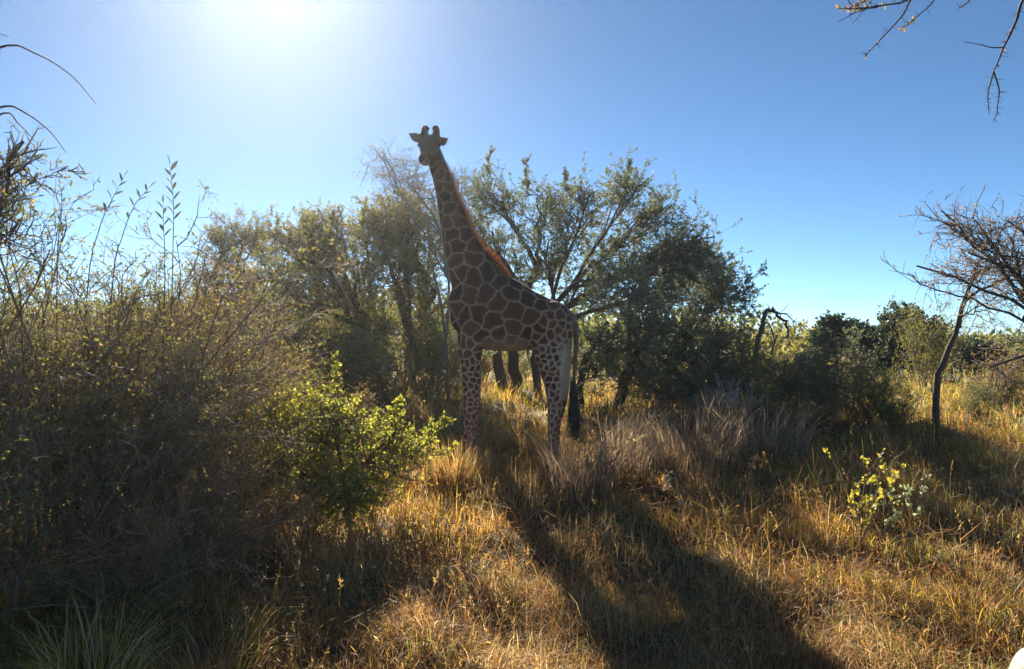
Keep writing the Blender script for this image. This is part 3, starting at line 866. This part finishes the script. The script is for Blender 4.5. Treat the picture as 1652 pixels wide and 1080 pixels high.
# ------------------------------------------------------------------ overhanging thorn tree (trunk out of view) and arching canes
def thorny(acc_w, acc_t, acc_l, rng, P, r, nthorn, nside, nleaf):
    n = len(P)
    tubes(acc_w, P, np.linspace(r, r * .35, n)[None], 5, (.06, .05, .045))
    s, d, _, _ = sprout(rng, P[None], nthorn, .05, 1., 1.25, .2)
    T = grow(rng, s, d, rng.uniform(.012, .045, nthorn), 1, 0.)
    tubes(acc_t, T, np.array([[.0016, .0003]]), 3, (.12, .10, .085), rng)
    if nside:
        s, d, _, _ = sprout(rng, P[None], nside, .1, .95, .7, .2)
        Q = grow(rng, s, d, rng.uniform(.05, .22, nside), 4, .15)
        tubes(acc_w, Q, np.linspace(.0028, .0012, 5)[None], 4, (.06, .05, .045))
        s, d, _, _ = sprout(rng, Q, nside * 5, .05, 1., 1.2, .2)
        tubes(acc_t, grow(rng, s, d, rng.uniform(.01, .03, len(s)), 1, 0.), np.array([[.0014, .0003]]), 3, (.12, .10, .085), rng)
    if nleaf:
        s, d, _, _ = sprout(rng, P[None], nleaf, .4, 1., .9, .3)
        leaves(acc_l, rng, s, d, .02, .4, RUSSET + YELLOWISH[:2])

def overhang():
    rng = np.random.default_rng(140)
    D = 3.6
    b = foot(2500, 3.2)
    w, t_, l = Acc(), Acc(), Acc()
    tubes(w, smooth_line([b - (0, 0, .1), b + (-.05, .05, 1.4), b + (-.4, .15, 2.9), b + (-1.2, .3, 3.75)], 12), np.linspace(.13, .06, 12)[None], 8, DARKBARK)
    e = b + np.array([-1.2, .3, 3.75])
    limb = smooth_line([e, at(1850, -150, D), at(1680, -70, D), at(1500, -40, D), at(1440, -20, D)], 14)
    tubes(w, limb, np.linspace(.05, .008, 14)[None], 7, DARKBARK)
    def br(pts, r, a, bb, c):
        thorny(w, t_, l, rng, smooth_line([at(x, y, D) for x, y in pts], 16), r, a, bb, c)
    br([(1500, -40), (1469, 0), (1458, 22), (1434, 50), (1410, 75), (1395, 92)], .0055, 26, 0, 4)
    br([(1500, -40), (1465, 0), (1430, 8), (1400, 12), (1375, 14), (1352, 14)], .005, 40, 5, 40)
    br([(1520, -40), (1420, -12), (1392, 4), (1372, 12)], .004, 30, 4, 30)
    br([(1530, -40), (1506, 2), (1485, 22), (1468, 36), (1455, 47)], .004, 26, 0, 22)
    br([(1600, -50), (1564, 0), (1556, 8), (1546, 14)], .004, 16, 0, 2)
    br([(1690, -70), (1650, 0), (1641, 30), (1630, 55), (1619, 77), (1610, 100), (1603, 116)], .008, 44, 0, 5)
    br([(1619, 77), (1600, 77), (1580, 72), (1556, 68)], .0035, 4, 0, 0)
    br([(1603, 116), (1599, 130), (1594, 150), (1594, 168), (1596, 184)], .004, 22, 0, 0)
    br([(1603, 116), (1609, 134), (1612, 150), (1609, 170), (1608, 186), (1602, 194)], .004, 22, 0, 0)
    t = thing('thorn_tree', 'thorny twigs hanging into the sky from a tree overhead', 'tree', b)
    obj('trunk', w.mesh('overhang_trunk', True, b), M_BARK, t)
    obj('thorns', t_.mesh('thorns', False, b), M_BARK, t, 'stuff')
    obj('crown', l.mesh('overhang_leaves', False, b), M_LEAF, t, 'stuff')
overhang()

def canes():
    rng = np.random.default_rng(141)
    D = 3.4
    b = foot(-180, D)
    w, l = Acc(), Acc()
    for pts in (((-170, 500), (-120, 160), (0, 77), (60, 88), (115, 122), (155, 168)), ((-170, 520), (-100, 230), (0, 174), (40, 182), (80, 212), (107, 247)),
                ((-175, 520), (-110, 260), (0, 185), (30, 200), (56, 228)), ((-175, 500), (-130, 140), (-60, 62), (-10, 54), (14, 60))):
        P = smooth_line([b] + [at(x, y, D) for x, y in pts], 22)
        tubes(w, P, np.linspace(.009, .0016, 22)[None], 4, (.09, .075, .06))
    t = thing('arching_cane_shrub', 'long bare arching canes curving in over the left edge', 'shrub', b)
    obj('canes', w.mesh('canes', True, b), M_BARK, t)
canes()

# near dark leafy sprays at the left edge
D = 4.6
b = foot(-60, D)
clump_tree('thorn_tree', 'dark leafy spray of a near tree reaching in at the left edge', 'tree', 142,
    [([b, at(-70, 700, D), at(-60, 500, D), at(-40, 380, D)], .018)],
    [C(5, 310, 34, 34, D, 36, .8), C(28, 262, 22, 24, D, 24, .6), C(-30, 340, 50, 40, D, 50, .8), C(15, 380, 40, 35, D, 40, .8)],
    n2=10, n3=5, n4=2.6, nleaf=5, l3=.2, l4=.08, leaf=.018, aspect=.4, pal=OLIVES, r2=.006, up=.15,
    shoots=[((at(0, 320, D), at(50, 290, D), at(95, 280, D), at(138, 277, D)), .004)])

# ------------------------------------------------------------------ far bushveld
def far_bush():
    rng = np.random.default_rng(150)
    tw, lf = Acc(), Acc()
    n = 260
    d = rng.uniform(26, 75, n)
    px = rng.uniform(-150, 1800, n)
    tl = 470 + 60 * np.clip((px - 1150) / 200, 0, 1)
    x = (px - CX) / FPX * d
    gz_ = ground_z(x, d)
    top = CAM_Z + (CY - tl - rng.uniform(0, 60, n)) / FPX * d
    h = np.clip(top - gz_, 1.2, 4.5)
    k = 130
    rep = np.repeat(np.arange(n), k)
    m = len(rep)
    ph = nrm(rng.normal(size=(m, 3))) * rng.uniform(.3, 1, (m, 1)) ** .5
    c = np.stack([x[rep] + ph[:, 0] * h[rep] * .55, d[rep] + ph[:, 1] * h[rep] * .5, gz_[rep] + h[rep] * (.55 + .47 * ph[:, 2])], 1)
    pal = np.asarray(OLIVES + YELLOWISH[1:2] + GREYGREEN[:1])[rng.integers(0, 6, n)][rep]
    L = .33 * rng.uniform(.5, 1.4, m) * (d[rep] / 45)
    a = nrm(rng.normal(size=(m, 3))); s = nrm(np.cross(a, rng.normal(size=(m, 3))))
    V = np.stack([c, c + a * L[:, None] * .5 + s * L[:, None] * .3, c + a * L[:, None], c + a * L[:, None] * .5 - s * L[:, None] * .3], 1)
    i = np.arange(m * 4).reshape(m, 4)
    lf.add(V.reshape(-1, 3), [np.concatenate([i[:, [0, 1, 2]], i[:, [0, 2, 3]]])], np.repeat(pal * rng.uniform(.7, 1.3, (m, 1)), 4, 0))
    st = np.stack([x, d, gz_ - .1], 1)
    P = grow(rng, st, np.array([[0, 0, 1.]]) + rng.normal(0, .1, (n, 3)), h * .8, 5, .12)
    tubes(lf, P, np.linspace(.09, .03, 6)[None], 4, DARKBARK, rng)
    o = obj('distant_bush', lf.mesh('distant_bush'), M_LEAF, None, 'stuff')
    o['label'], o['category'] = 'distant olive bushveld closing the view behind the trees', 'bush'
far_bush()

# ------------------------------------------------------------------ giraffe
GD = 9.2
def loft(acc, stations, k=20, ref=(0, 1, 0)):
    """stations: (centre 3, radius across (perpendicular to ref), radius along ref); smooth rings along the path"""
    c = np.array([s[0] for s in stations], float); ra = np.array([s[1] for s in stations]); rb = np.array([s[2] for s in stations])
    n = max(24, len(c) * 4)
    cc = smooth_line(c, n)
    u = np.linspace(0, len(c) - 1, n)
    ra = np.interp(u, np.arange(len(c)), ra); rb = np.interp(u, np.arange(len(c)), rb)
    T = nrm(np.gradient(cc, axis=0))
    B = nrm(np.asarray(ref, float) - T * (T @ np.asarray(ref, float))[:, None])
    A = np.cross(B, T)
    a = np.arange(k) * 2 * np.pi / k
    V = cc[:, None] + ra[:, None, None] * np.cos(a)[None, :, None] * A[:, None] + rb[:, None, None] * np.sin(a)[None, :, None] * B[:, None]
    idx = np.arange(n * k).reshape(n, k)
    q = np.stack([idx[:-1], np.roll(idx, -1, 1)[:-1], np.roll(idx, -1, 1)[1:], idx[1:]], -1).reshape(-1, 4)
    V = V.reshape(-1, 3)
    V = np.vstack([V, cc[0] - T[0] * min(ra[0], rb[0]) * .5, cc[-1] + T[-1] * min(ra[-1], rb[-1]) * .5])
    i0, i1 = n * k, n * k + 1
    caps = np.concatenate([np.stack([np.roll(idx[0], -1), idx[0], np.full(k, i0)], 1), np.stack([idx[-1], np.roll(idx[-1], -1), np.full(k, i1)], 1)])
    acc.add(V, [q, caps], (1, 1, 1))

def ellipsoid(acc, c, r, rot=None, n=14):
    th = np.linspace(0, np.pi, n); ph = np.linspace(0, 2 * np.pi, 2 * n, endpoint=False)
    T, Pp = np.meshgrid(th, ph, indexing='ij')
    V = np.stack([np.sin(T) * np.cos(Pp), np.sin(T) * np.sin(Pp), np.cos(T)], -1) * np.asarray(r)
    if rot is not None:
        V = V @ np.asarray(rot).T
    V = V.reshape(-1, 3) + c
    i = np.arange(n * 2 * n).reshape(n, 2 * n)
    q = np.stack([i[:-1], i[1:], np.roll(i, -1, 1)[1:], np.roll(i, -1, 1)[:-1]], -1).reshape(-1, 4)
    acc.add(V, [q], (1, 1, 1))

def G(px, py, dy=0.):
    """point in the giraffe's own side plane; dy is depth away from that plane"""
    p = at(px, py, GD); p[1] += dy
    return p
K = GD / FPX     # metres per photo pixel at the giraffe

def giraffe():
    rng = np.random.default_rng(7)
    raw = Acc()
    # torso: vertical ellipses along the body
    st = []
    for px, y0, y1, w in ((733, 486, 528, .10), (742, 462, 544, .18), (758, 448, 557, .24), (780, 440, 564, .285), (803, 443, 567, .31), (826, 454, 569, .325),
                          (850, 467, 567, .32), (875, 477, 562, .295), (898, 486, 552, .255), (914, 496, 542, .19), (923, 507, 532, .10)):
        st.append((G(px, (y0 + y1) / 2), (y1 - y0) / 2 * K, w))
    loft(raw, st, 24)
    # neck
    st = [(G(px, py, dy), r * K, w) for px, py, r, w, dy in ((786, 490, 44, .20, 0), (772, 464, 43, .20, 0), (759, 432, 37, .175, 0), (746, 402, 29.5, .15, 0), (735, 370, 23.5, .13, 0),
          (727, 340, 19.5, .115, 0), (719, 310, 16.5, .10, 0), (712, 285, 14.8, .092, 0), (705, 264, 14, .085, -.01), (699, 246, 13, .08, -.03))]
    loft(raw, st, 22)
    # breast bulge and shoulder
    ellipsoid(raw, G(741, 508, -.02), (.11, .15, .20))
    ellipsoid(raw, G(764, 525, -.19), (.16, .10, .30))
    ellipsoid(raw, G(766, 525, .19), (.16, .10, .30))
    # haunches
    ellipsoid(raw, G(893, 530, -.16), (.22, .13, .31))
    ellipsoid(raw, G(896, 530, .16), (.22, .13, .31))
    # legs: (px, py, in-plane half-width px, depth half width m)
    def leg(rows, dy):
        loft(raw, [(G(a, b_, dy + (r[4] if len(r) > 4 else 0)), r[2] * K, r[3]) for r in rows for a, b_ in [(r[0], r[1])]], 16)
    leg([(760, 520, 22, .11), (757, 556, 16.5, .095), (757, 585, 13, .075), (758, 615, 11, .062), (759, 640, 10.5, .06), (759.5, 658, 11, .065), (759, 672, 9.6, .06),
         (757, 695, 7.6, .045), (756, 722, 7.2, .043), (756, 738, 8.2, .05), (755, 748, 7, .045)], -.17)
    leg([(764, 520, 22, .11), (763, 556, 15, .095), (764, 585, 11.5, .075), (765, 615, 10, .062), (765, 640, 9.5, .06), (765, 658, 10, .065), (764, 672, 8.6, .06),
         (763, 695, 7, .045), (763, 722, 6.6, .043), (763, 736, 7.6, .05), (762, 745, 6.6, .045)], .17)
    leg([(892, 522, 34, .13), (887, 556, 31, .125), (887, 580, 25, .11), (889, 602, 18.5, .085), (892, 624, 13.5, .062), (893, 644, 12, .056), (893, 658, 11, .055), (890, 675, 8, .045),
         (889, 700, 6.6, .04), (889, 728, 6.4, .04), (889, 742, 7.6, .048), (888, 751, 6.6, .043)], -.17)
    leg([(897, 522, 32, .13), (900, 556, 25, .125), (905, 584, 18, .11), (908, 606, 13.5, .085), (909, 628, 11, .062), (907, 646, 10.5, .056), (905, 660, 9, .055), (901, 678, 7, .045),
         (899, 700, 6, .04), (898, 724, 5.8, .04), (898, 738, 7, .048), (897, 746, 6.2, .043)], .17)
    # tail
    loft(raw, [(G(916, 507), 8 * K, .06), (G(925, 518), 6.5 * K, .05), (G(929, 535), 5 * K, .035), (G(929, 565), 4 * K, .028), (G(927, 595), 3.4 * K, .024), (G(925, 628), 3 * K, .02)], 12)
    # head: towards the camera, slightly down
    fw = nrm(np.array([-.09, -.76, -.62])) * .86
    sk = G(694, 234, -.02)
    def hp(t, dz=0., dx=0.):
        return sk + fw * t + np.array([dx, 0, dz])
    loft(raw, [(hp(-.10, -.02), .075, .09), (hp(-.03), .105, .118), (hp(.06), .105, .118), (hp(.16, -.005), .088, .098), (hp(.27, -.015), .068, .078), (hp(.37, -.025), .062, .078), (hp(.43, -.035), .05, .064)],
         20, ref=(1, 0, 0))
    ellipsoid(raw, hp(.36, -.055), (.068, .075, .05))               # muzzle and lips
    for s in (-1, 1):                                               # brow ridges
        ellipsoid(raw, hp(.06, .03, s * .088), (.042, .055, .038))
        # ossicones, curving in slightly, with knobbed tips
        a = hp(-.02, .075, s * .056)
        loft(raw, [(a, .050, .046), (a + (s * .012, .015, .05), .044, .042), (a + (s * .010, .028, .09), .042, .042), (a + (-s * .002, .036, .12), .044, .044), (a + (-s * .008, .038, .138), .032, .032)], 14)
        # ears
        e = hp(-.03, .03 if s < 0 else .0, s * .095)
        tip = G(660, 216, .0) if s < 0 else G(722.5, 224, .0)
        v = tip - e
        loft(raw, [(e, .026, .03), (e + v * .3, .058, .026), (e + v * .6, .055, .02), (e + v * .85, .030, .012), (e + v * 1.08, .007, .006)], 14)
    tmp = raw.mesh('giraffe_raw', True)
    to = bpy.data.objects.new('giraffe_raw', tmp); COL.objects.link(to)
    md = to.modifiers.new('r', 'REMESH'); md.mode = 'VOXEL'; md.voxel_size = .0148; md.use_smooth_shade = True
    sm = to.modifiers.new('s', 'SMOOTH'); sm.factor = .5; sm.iterations = 3
    dg = bpy.context.evaluated_depsgraph_get()
    me = bpy.data.meshes.new_from_object(to.evaluated_get(dg))
    bpy.data.objects.remove(to)
    bpy.data.meshes.remove(tmp)
    n = len(me.vertices)
    V = np.empty(n * 3, np.float32); me.vertices.foreach_get('co', V); V = V.reshape(-1, 3).astype(float)
    # --- coat: cells of varying size
    px = V[:, 0] / V[:, 1] * FPX + CX
    px = V[:, 0] / GD * FPX + CX
    py = CY - (V[:, 2] - CAM_Z) / GD * FPX
    rad = np.interp(py, [200, 260, 330, 400, 470, 520, 560, 600, 640, 700, 760], [.05, .085, .12, .15, .155, .15, .12, .085, .062, .05, .045])
    thigh = np.clip((px - 848) / 25, 0, 1) * np.clip((py - 475) / 40, 0, 1)
    rad = rad * (1 - .42 * thigh * np.clip((640 - py) / 60, 0, 1))
    fore = np.clip((778 - px) / 12, 0, 1) * np.clip((py - 535) / 30, 0, 1)
    rad = np.where(fore > .5, np.minimum(rad, np.interp(py, [540, 600, 680], [.085, .062, .05])), rad)
    order = rng.permutation(n)
    seeds, sr = [], []
    SA = np.empty((4000, 3)); SR = np.empty(4000); ns = 0
    for i in order:
        if ns:
            dd = ((SA[:ns] - V[i]) ** 2).sum(1)
            if (dd < (.5 * (SR[:ns] + rad[i])) ** 2).any():
                continue
        SA[ns], SR[ns] = V[i], rad[i]; ns += 1
        if ns >= 4000:
            break
    SA, SR = SA[:ns], SR[:ns]
    # a little wobble so the joints between patches are not ruler-straight
    W = V + .010 * np.stack([np.sin(V[:, 2] * 31 + 2 * np.sin(V[:, 0] * 23)), np.sin(V[:, 0] * 29 + 1), np.sin(V[:, 0] * 27 + 2 * np.sin(V[:, 2] * 19))], 1)
    edge = np.empty(n); cid = np.empty(n, int)
    for a in range(0, n, 4000):
        D2 = ((W[a:a + 4000, None] - SA[None]) ** 2).sum(2)
        o2 = np.argpartition(D2, 2, axis=1)[:, :3]
        dv = np.take_along_axis(D2, o2, 1)
        so = np.argsort(dv, 1); o2 = np.take_along_axis(o2, so, 1); dv = np.take_along_axis(dv, so, 1)
        sep = np.linalg.norm(SA[o2[:, 0]] - SA[o2[:, 1]], axis=1)
        edge[a:a + 4000] = (dv[:, 1] - dv[:, 0]) / (2 * sep)
        cid[a:a + 4000] = o2[:, 0]
    # half-width of the pale joint
    half = np.interp(py, [240, 300, 420, 520, 570, 640, 720], [.003, .006, .0072, .008, .0078, .006, .005]) * (1 + .15 * thigh)
    mask = np.clip((edge - half) / .006 + .5, 0, 1)
    # pale belly, inner far hind leg, lower legs, plain brown head
    belly = np.clip((py - 540) / 22, 0, 1) * np.clip((px - 774) / 10, 0, 1) * np.clip((855 - px) / 10, 0, 1)
    far_in = np.clip((px - 899) / 6, 0, 1) * np.clip((py - 548) / 20, 0, 1) * np.clip((650 - py) / 10, 0, 1) * (px < 921)
    tail = np.clip((px - 921) / 3, 0, 1) * np.clip((py - 520) / 12, 0, 1)
    mask = mask * (1 - .75 * belly) * (1 - .9 * far_in)
    head = np.clip((275 - py) / 25, 0, 1)
    patch_c = np.array([.105, .050, .028]) * (1 + .35 * (rng.uniform(-1, 1, ns)[cid])[:, None])
    low = np.clip((py - 590) / 90, 0, 1)[:, None]
    patch_c = patch_c * (1 - low * .0) + low * np.array([.10, .035, .015])
    pale = np.array([.34, .25, .17]) + (np.array([.48, .39, .30]) - np.array([.34, .25, .17])) * np.clip((py - 520) / 60, 0, 1)[:, None]
    pale = pale * (1 - .25 * np.clip((420 - py) / 120, 0, 1))[:, None]
    # patches are paler towards their rim
    inner = np.clip(edge / (.45 * rad), 0, 1)[:, None]
    patch_c = patch_c * (1.2 - .35 * inner)
    col = pale * (1 - mask[:, None]) + patch_c * mask[:, None]
    col = col * (1 - head[:, None]) + np.array([.052, .030, .020]) * head[:, None]
    col = col * (1 - tail[:, None]) + np.array([.20, .13, .085]) * tail[:, None]
    horn = np.clip((222 - py) / 5, 0, 1)[:, None] * (abs(px - 693) < 17)[:, None]
    col = col * (1 - horn) + np.array([.035, .022, .016]) * horn
    a = me.color_attributes.new('col', 'FLOAT_COLOR', 'POINT')
    c4 = np.ones((n, 4), np.float32); c4[:, :3] = col
    a.data.foreach_set('color', c4.ravel())
    org = G(825, 753); org[2] = float(ground_z(org[0], org[1]))
    me.vertices.foreach_set('co', (V - org).astype(np.float32).ravel())
    me.materials.clear()
    m, nt, out = new_mat('giraffe_coat')
    L = nt.links.new
    at_ = nt.nodes.new('ShaderNodeAttribute'); at_.attribute_name = 'col'
    tc = nt.nodes.new('ShaderNodeTexCoord')
    mp = nt.nodes.new('ShaderNodeMapping'); mp.inputs['Scale'].default_value = (1, 1, .35)
    nz = nt.nodes.new('ShaderNodeTexNoise'); nz.inputs['Scale'].default_value = 160; nz.inputs['Detail'].default_value = 4
    rp = nt.nodes.new('ShaderNodeMapRange'); rp.inputs['To Min'].default_value, rp.inputs['To Max'].default_value = .72, 1.28
    vs = nt.nodes.new('ShaderNodeVectorMath'); vs.operation = 'SCALE'
    bp = nt.nodes.new('ShaderNodeBump'); bp.inputs['Strength'].default_value = .35; bp.inputs['Distance'].default_value = .004
    pb = nt.nodes.new('ShaderNodeBsdfPrincipled'); pb.inputs['Roughness'].default_value = .8
    pb.inputs['Sheen Weight'].default_value = .04; pb.inputs['Sheen Roughness'].default_value = .4
    pb.inputs['Specular IOR Level'].default_value = .25
    L(tc.outputs['Object'], mp.inputs['Vector']); L(mp.outputs[0], nz.inputs['Vector']); L(nz.outputs['Fac'], rp.inputs['Value'])
    L(at_.outputs['Color'], vs.inputs[0]); L(rp.outputs[0], vs.inputs['Scale']); L(vs.outputs[0], pb.inputs['Base Color'])
    L(nz.outputs['Fac'], bp.inputs['Height']); L(bp.outputs[0], pb.inputs['Normal']); L(pb.outputs[0], out.inputs['Surface'])
    t = thing('giraffe', 'young giraffe with brown patches standing in profile, head turned to look back at us', 'giraffe', org)
    me.name = 'giraffe_body'
    body = obj('body', me, m, t)
    # short coat hairs that catch the light along the outline
    nh = 9000
    pick = rng.integers(0, n, nh)
    NV = np.empty(n * 3, np.float32); me.vertices.foreach_get('normal', NV); NV = NV.reshape(-1, 3).astype(float)
    P = grow(rng, V[pick] - NV[pick] * .002, NV[pick] + np.array([.25, 0, -.45]) + rng.normal(0, .2, (nh, 3)), rng.uniform(.012, .026, nh), 1, 0.)
    fz = Acc(); tubes(fz, P, np.array([[.0011, .0004]]), 3, col[pick] * 1.15, rng, .2, True)
    obj('coat_hair', fz.mesh('coat_hair', False, org), M_HAIR, t, 'stuff')
    # mane: stiff upright hairs down the back of the neck
    path = smooth_line([G(705, 246, .02), G(714, 262, .02), G(725, 282), G(734, 305), G(745, 331), G(753.5, 355), G(763, 379), G(779, 402), G(798, 419), G(812, 436), G(822, 449), G(838, 462)], 80)
    nh = 2800
    u = rng.uniform(0, 78.9, nh); i = u.astype(int); f = (u - i)[:, None]
    T = nrm(path[i + 1] - path[i])
    out_d = nrm(np.cross(T, np.array([0, 1, 0.])))
    out_d = np.where(out_d[:, :1] < 0, -out_d, out_d)
    p0 = path[i] * (1 - f) + path[i + 1] * f - out_d * .045 + np.stack([0 * u, rng.normal(0, .016, nh), 0 * u], 1)
    hl = np.interp(u, [0, 8, 30, 55, 66, 79], [.07, .10, .115, .125, .10, .06]) * rng.uniform(.75, 1.15, nh)
    P = grow(rng, p0, out_d + T * .15 + rng.normal(0, .12, (nh, 3)), hl, 2, .06, (0, 0, -.02))
    mh = Acc(); tubes(mh, P, np.linspace(1, .25, 3)[None] * .0024, 3, np.array([(.44, .23, .10), (.36, .18, .075), (.52, .30, .15)])[rng.integers(0, 3, nh)], rng, .3, True)
    obj('mane', mh.mesh('mane', False, org), M_MANE, t, 'stuff')
    # tail tuft
    nh = 1500
    st = G(925, 622) + np.stack([rng.normal(0, .012, nh), rng.normal(0, .012, nh), rng.uniform(-.16, .06, nh)], 1)
    dr = np.stack([rng.normal(0, .10, nh), rng.normal(0, .10, nh), -np.ones(nh)], 1)
    P = grow(rng, st, dr, .2 + .45 * rng.uniform(0, 1, nh) ** 1.6, 4, .05, (.022, 0, -.25))
    th = Acc(); tubes(th, P, np.linspace(1, .35, 5)[None] * .003, 3, (.018, .014, .013), rng, .2, True)
    obj('tail_tuft', th.mesh('tail_tuft', False, org), M_HAIR, t, 'stuff')
    # eyes
    em, nt, out = new_mat('eye_dark')
    pb = nt.nodes.new('ShaderNodeBsdfPrincipled'); pb.inputs['Base Color'].default_value = (.012, .008, .006, 1); pb.inputs['Roughness'].default_value = .12
    nt.links.new(pb.outputs[0], out.inputs['Surface'])
    for s in (-1, 1):
        e = Acc(); ellipsoid(e, hp(.085, .022, s * .112) - org, (.022, .026, .022), None, 10)
        obj('eye', e.mesh('eye', True), em, t)
    # hooves: split, dark
    for a_, b_, dy in ((755, 752, -.17), (762, 749, .17), (888, 755, -.17), (897, 750, .17)):
        c = G(a_, b_, dy)
        hz = float(ground_z(c[0], c[1]))
        h = Acc()
        for s in (-1, 1):
            q = np.array([c[0] - .01, c[1] + s * .03, hz])
            loft(h, [(q + (-.02, 0, -.01), .062, .03), (q + (-.015, 0, .04), .055, .03), (q + (0, 0, .09), .042, .026), (q + (.005, 0, c[2] - hz + .02 if c[2] - hz > .1 else .12), .036, .024)], 12)
        obj('hoof', h.mesh('hoof', True, org), M_BARK, t).data.color_attributes['col'].data.foreach_set('color', np.tile([.05, .04, .035, 1], h.n).astype(np.float32))
    return t

M_HAIR = leaf_mat('coarse_hair', .3, .08, .4)
M_MANE = leaf_mat('mane_hair', .7, .04, .4, .95)
giraffe()

# ------------------------------------------------------------------ wing mirror of the viewing vehicle, bottom right corner
def mirror():
    m, nt, out = new_mat('cream_white_paint')
    pb = nt.nodes.new('ShaderNodeBsdfPrincipled'); pb.inputs['Base Color'].default_value = (.42, .40, .35, 1); pb.inputs['Roughness'].default_value = .35
    nz = nt.nodes.new('ShaderNodeTexNoise'); nz.inputs['Scale'].default_value = 60
    bp = nt.nodes.new('ShaderNodeBump'); bp.inputs['Strength'].default_value = .08
    nt.links.new(nz.outputs['Fac'], bp.inputs['Height']); nt.links.new(bp.outputs[0], pb.inputs['Normal'])
    nt.links.new(pb.outputs[0], out.inputs['Surface'])
    m2, nt, out = new_mat('dark_rubber')
    pb = nt.nodes.new('ShaderNodeBsdfPrincipled'); pb.inputs['Base Color'].default_value = (.02, .02, .02, 1); pb.inputs['Roughness'].default_value = .6
    nt.links.new(pb.outputs[0], out.inputs['Surface'])
    D = 1.6
    c = at(1724, 1142, D)
    t = thing('vehicle_wing_mirror', 'white rim of a vehicle wing mirror in the bottom right corner', 'wing mirror', c)
    a = np.linspace(0, 2 * np.pi, 33)[:-1]
    ring = np.stack([.092 * np.sign(np.cos(a)) * abs(np.cos(a)) ** .55, 0 * a, .085 * np.sign(np.sin(a)) * abs(np.sin(a)) ** .55], 1)
    A = Acc()
    n = 32
    prof = [(1., 0.0), (1.06, .01), (1.08, .03), (1.02, .07), (.75, .11), (.3, .13)]
    V = np.concatenate([ring * s + (0, y, 0) for s, y in prof] + [ring * .88 + (0, .0, 0), ring * .86 + (0, .02, 0)])
    idx = np.arange(len(V)).reshape(-1, n)
    def strip(i, j):
        return np.stack([idx[i], np.roll(idx[i], -1), np.roll(idx[j], -1), idx[j]], 1)
    F = np.concatenate([strip(i, i + 1) for i in range(5)] + [strip(6, 0), strip(7, 6)])
    A.add(V, [F], (1, 1, 1))
    o = obj('housing', A.mesh('housing', True), m, t)
    B = Acc(); V = np.vstack([ring * .87 + (0, .015, 0), [[0, .012, 0]]])
    B.add(V, [np.stack([np.arange(n), np.roll(np.arange(n), -1), np.full(n, n)], 1)], (1, 1, 1))
    g, nt, out = new_mat('mirror_glass')
    pb = nt.nodes.new('ShaderNodeBsdfPrincipled'); pb.inputs['Metallic'].default_value = 1.; pb.inputs['Roughness'].default_value = .03; pb.inputs['Base Color'].default_value = (.35, .37, .4, 1)
    nt.links.new(pb.outputs[0], out.inputs['Surface'])
    obj('mirror_glass', B.mesh('mirror_glass'), g, t)
    R = Acc(); tubes(R, np.array([(.02, .06, -.05), (.12, .05, -.12), (.35, 0, -.18), (.7, -.1, -.2)]), .014, 8, (.02, .02, .02))
    obj('arm', R.mesh('arm', True), m2, t)
    t.rotation_euler = (0, math.radians(18), math.radians(-12))
mirror()

# ------------------------------------------------------------------ haze volume added to veil the shade and glow round the sun
def haze():
    x, y0, y1, z0, z1 = 520, -120, 720, -2.0, 9.0
    V = [(a, b, c) for a in (-x, x) for b in (y0, y1) for c in (z0, z1)]
    F = [(0, 1, 3, 2), (4, 6, 7, 5), (0, 4, 5, 1), (2, 3, 7, 6), (0, 2, 6, 4), (1, 5, 7, 3)]
    m, nt, out = new_mat('veil_haze')
    pv = nt.nodes.new('ShaderNodeVolumePrincipled')
    pv.inputs['Color'].default_value = (.86, .92, 1, 1)
    pv.inputs['Density'].default_value = .0007
    pv.inputs['Anisotropy'].default_value = .84
    nt.links.new(pv.outputs[0], out.inputs['Volume'])
    o = obj('haze', make_mesh('haze', V, [np.array(F)]), m, None, 'stuff')
    o['label'], o['category'] = 'thin haze added for the veil and glow against the sun', 'haze'
haze()
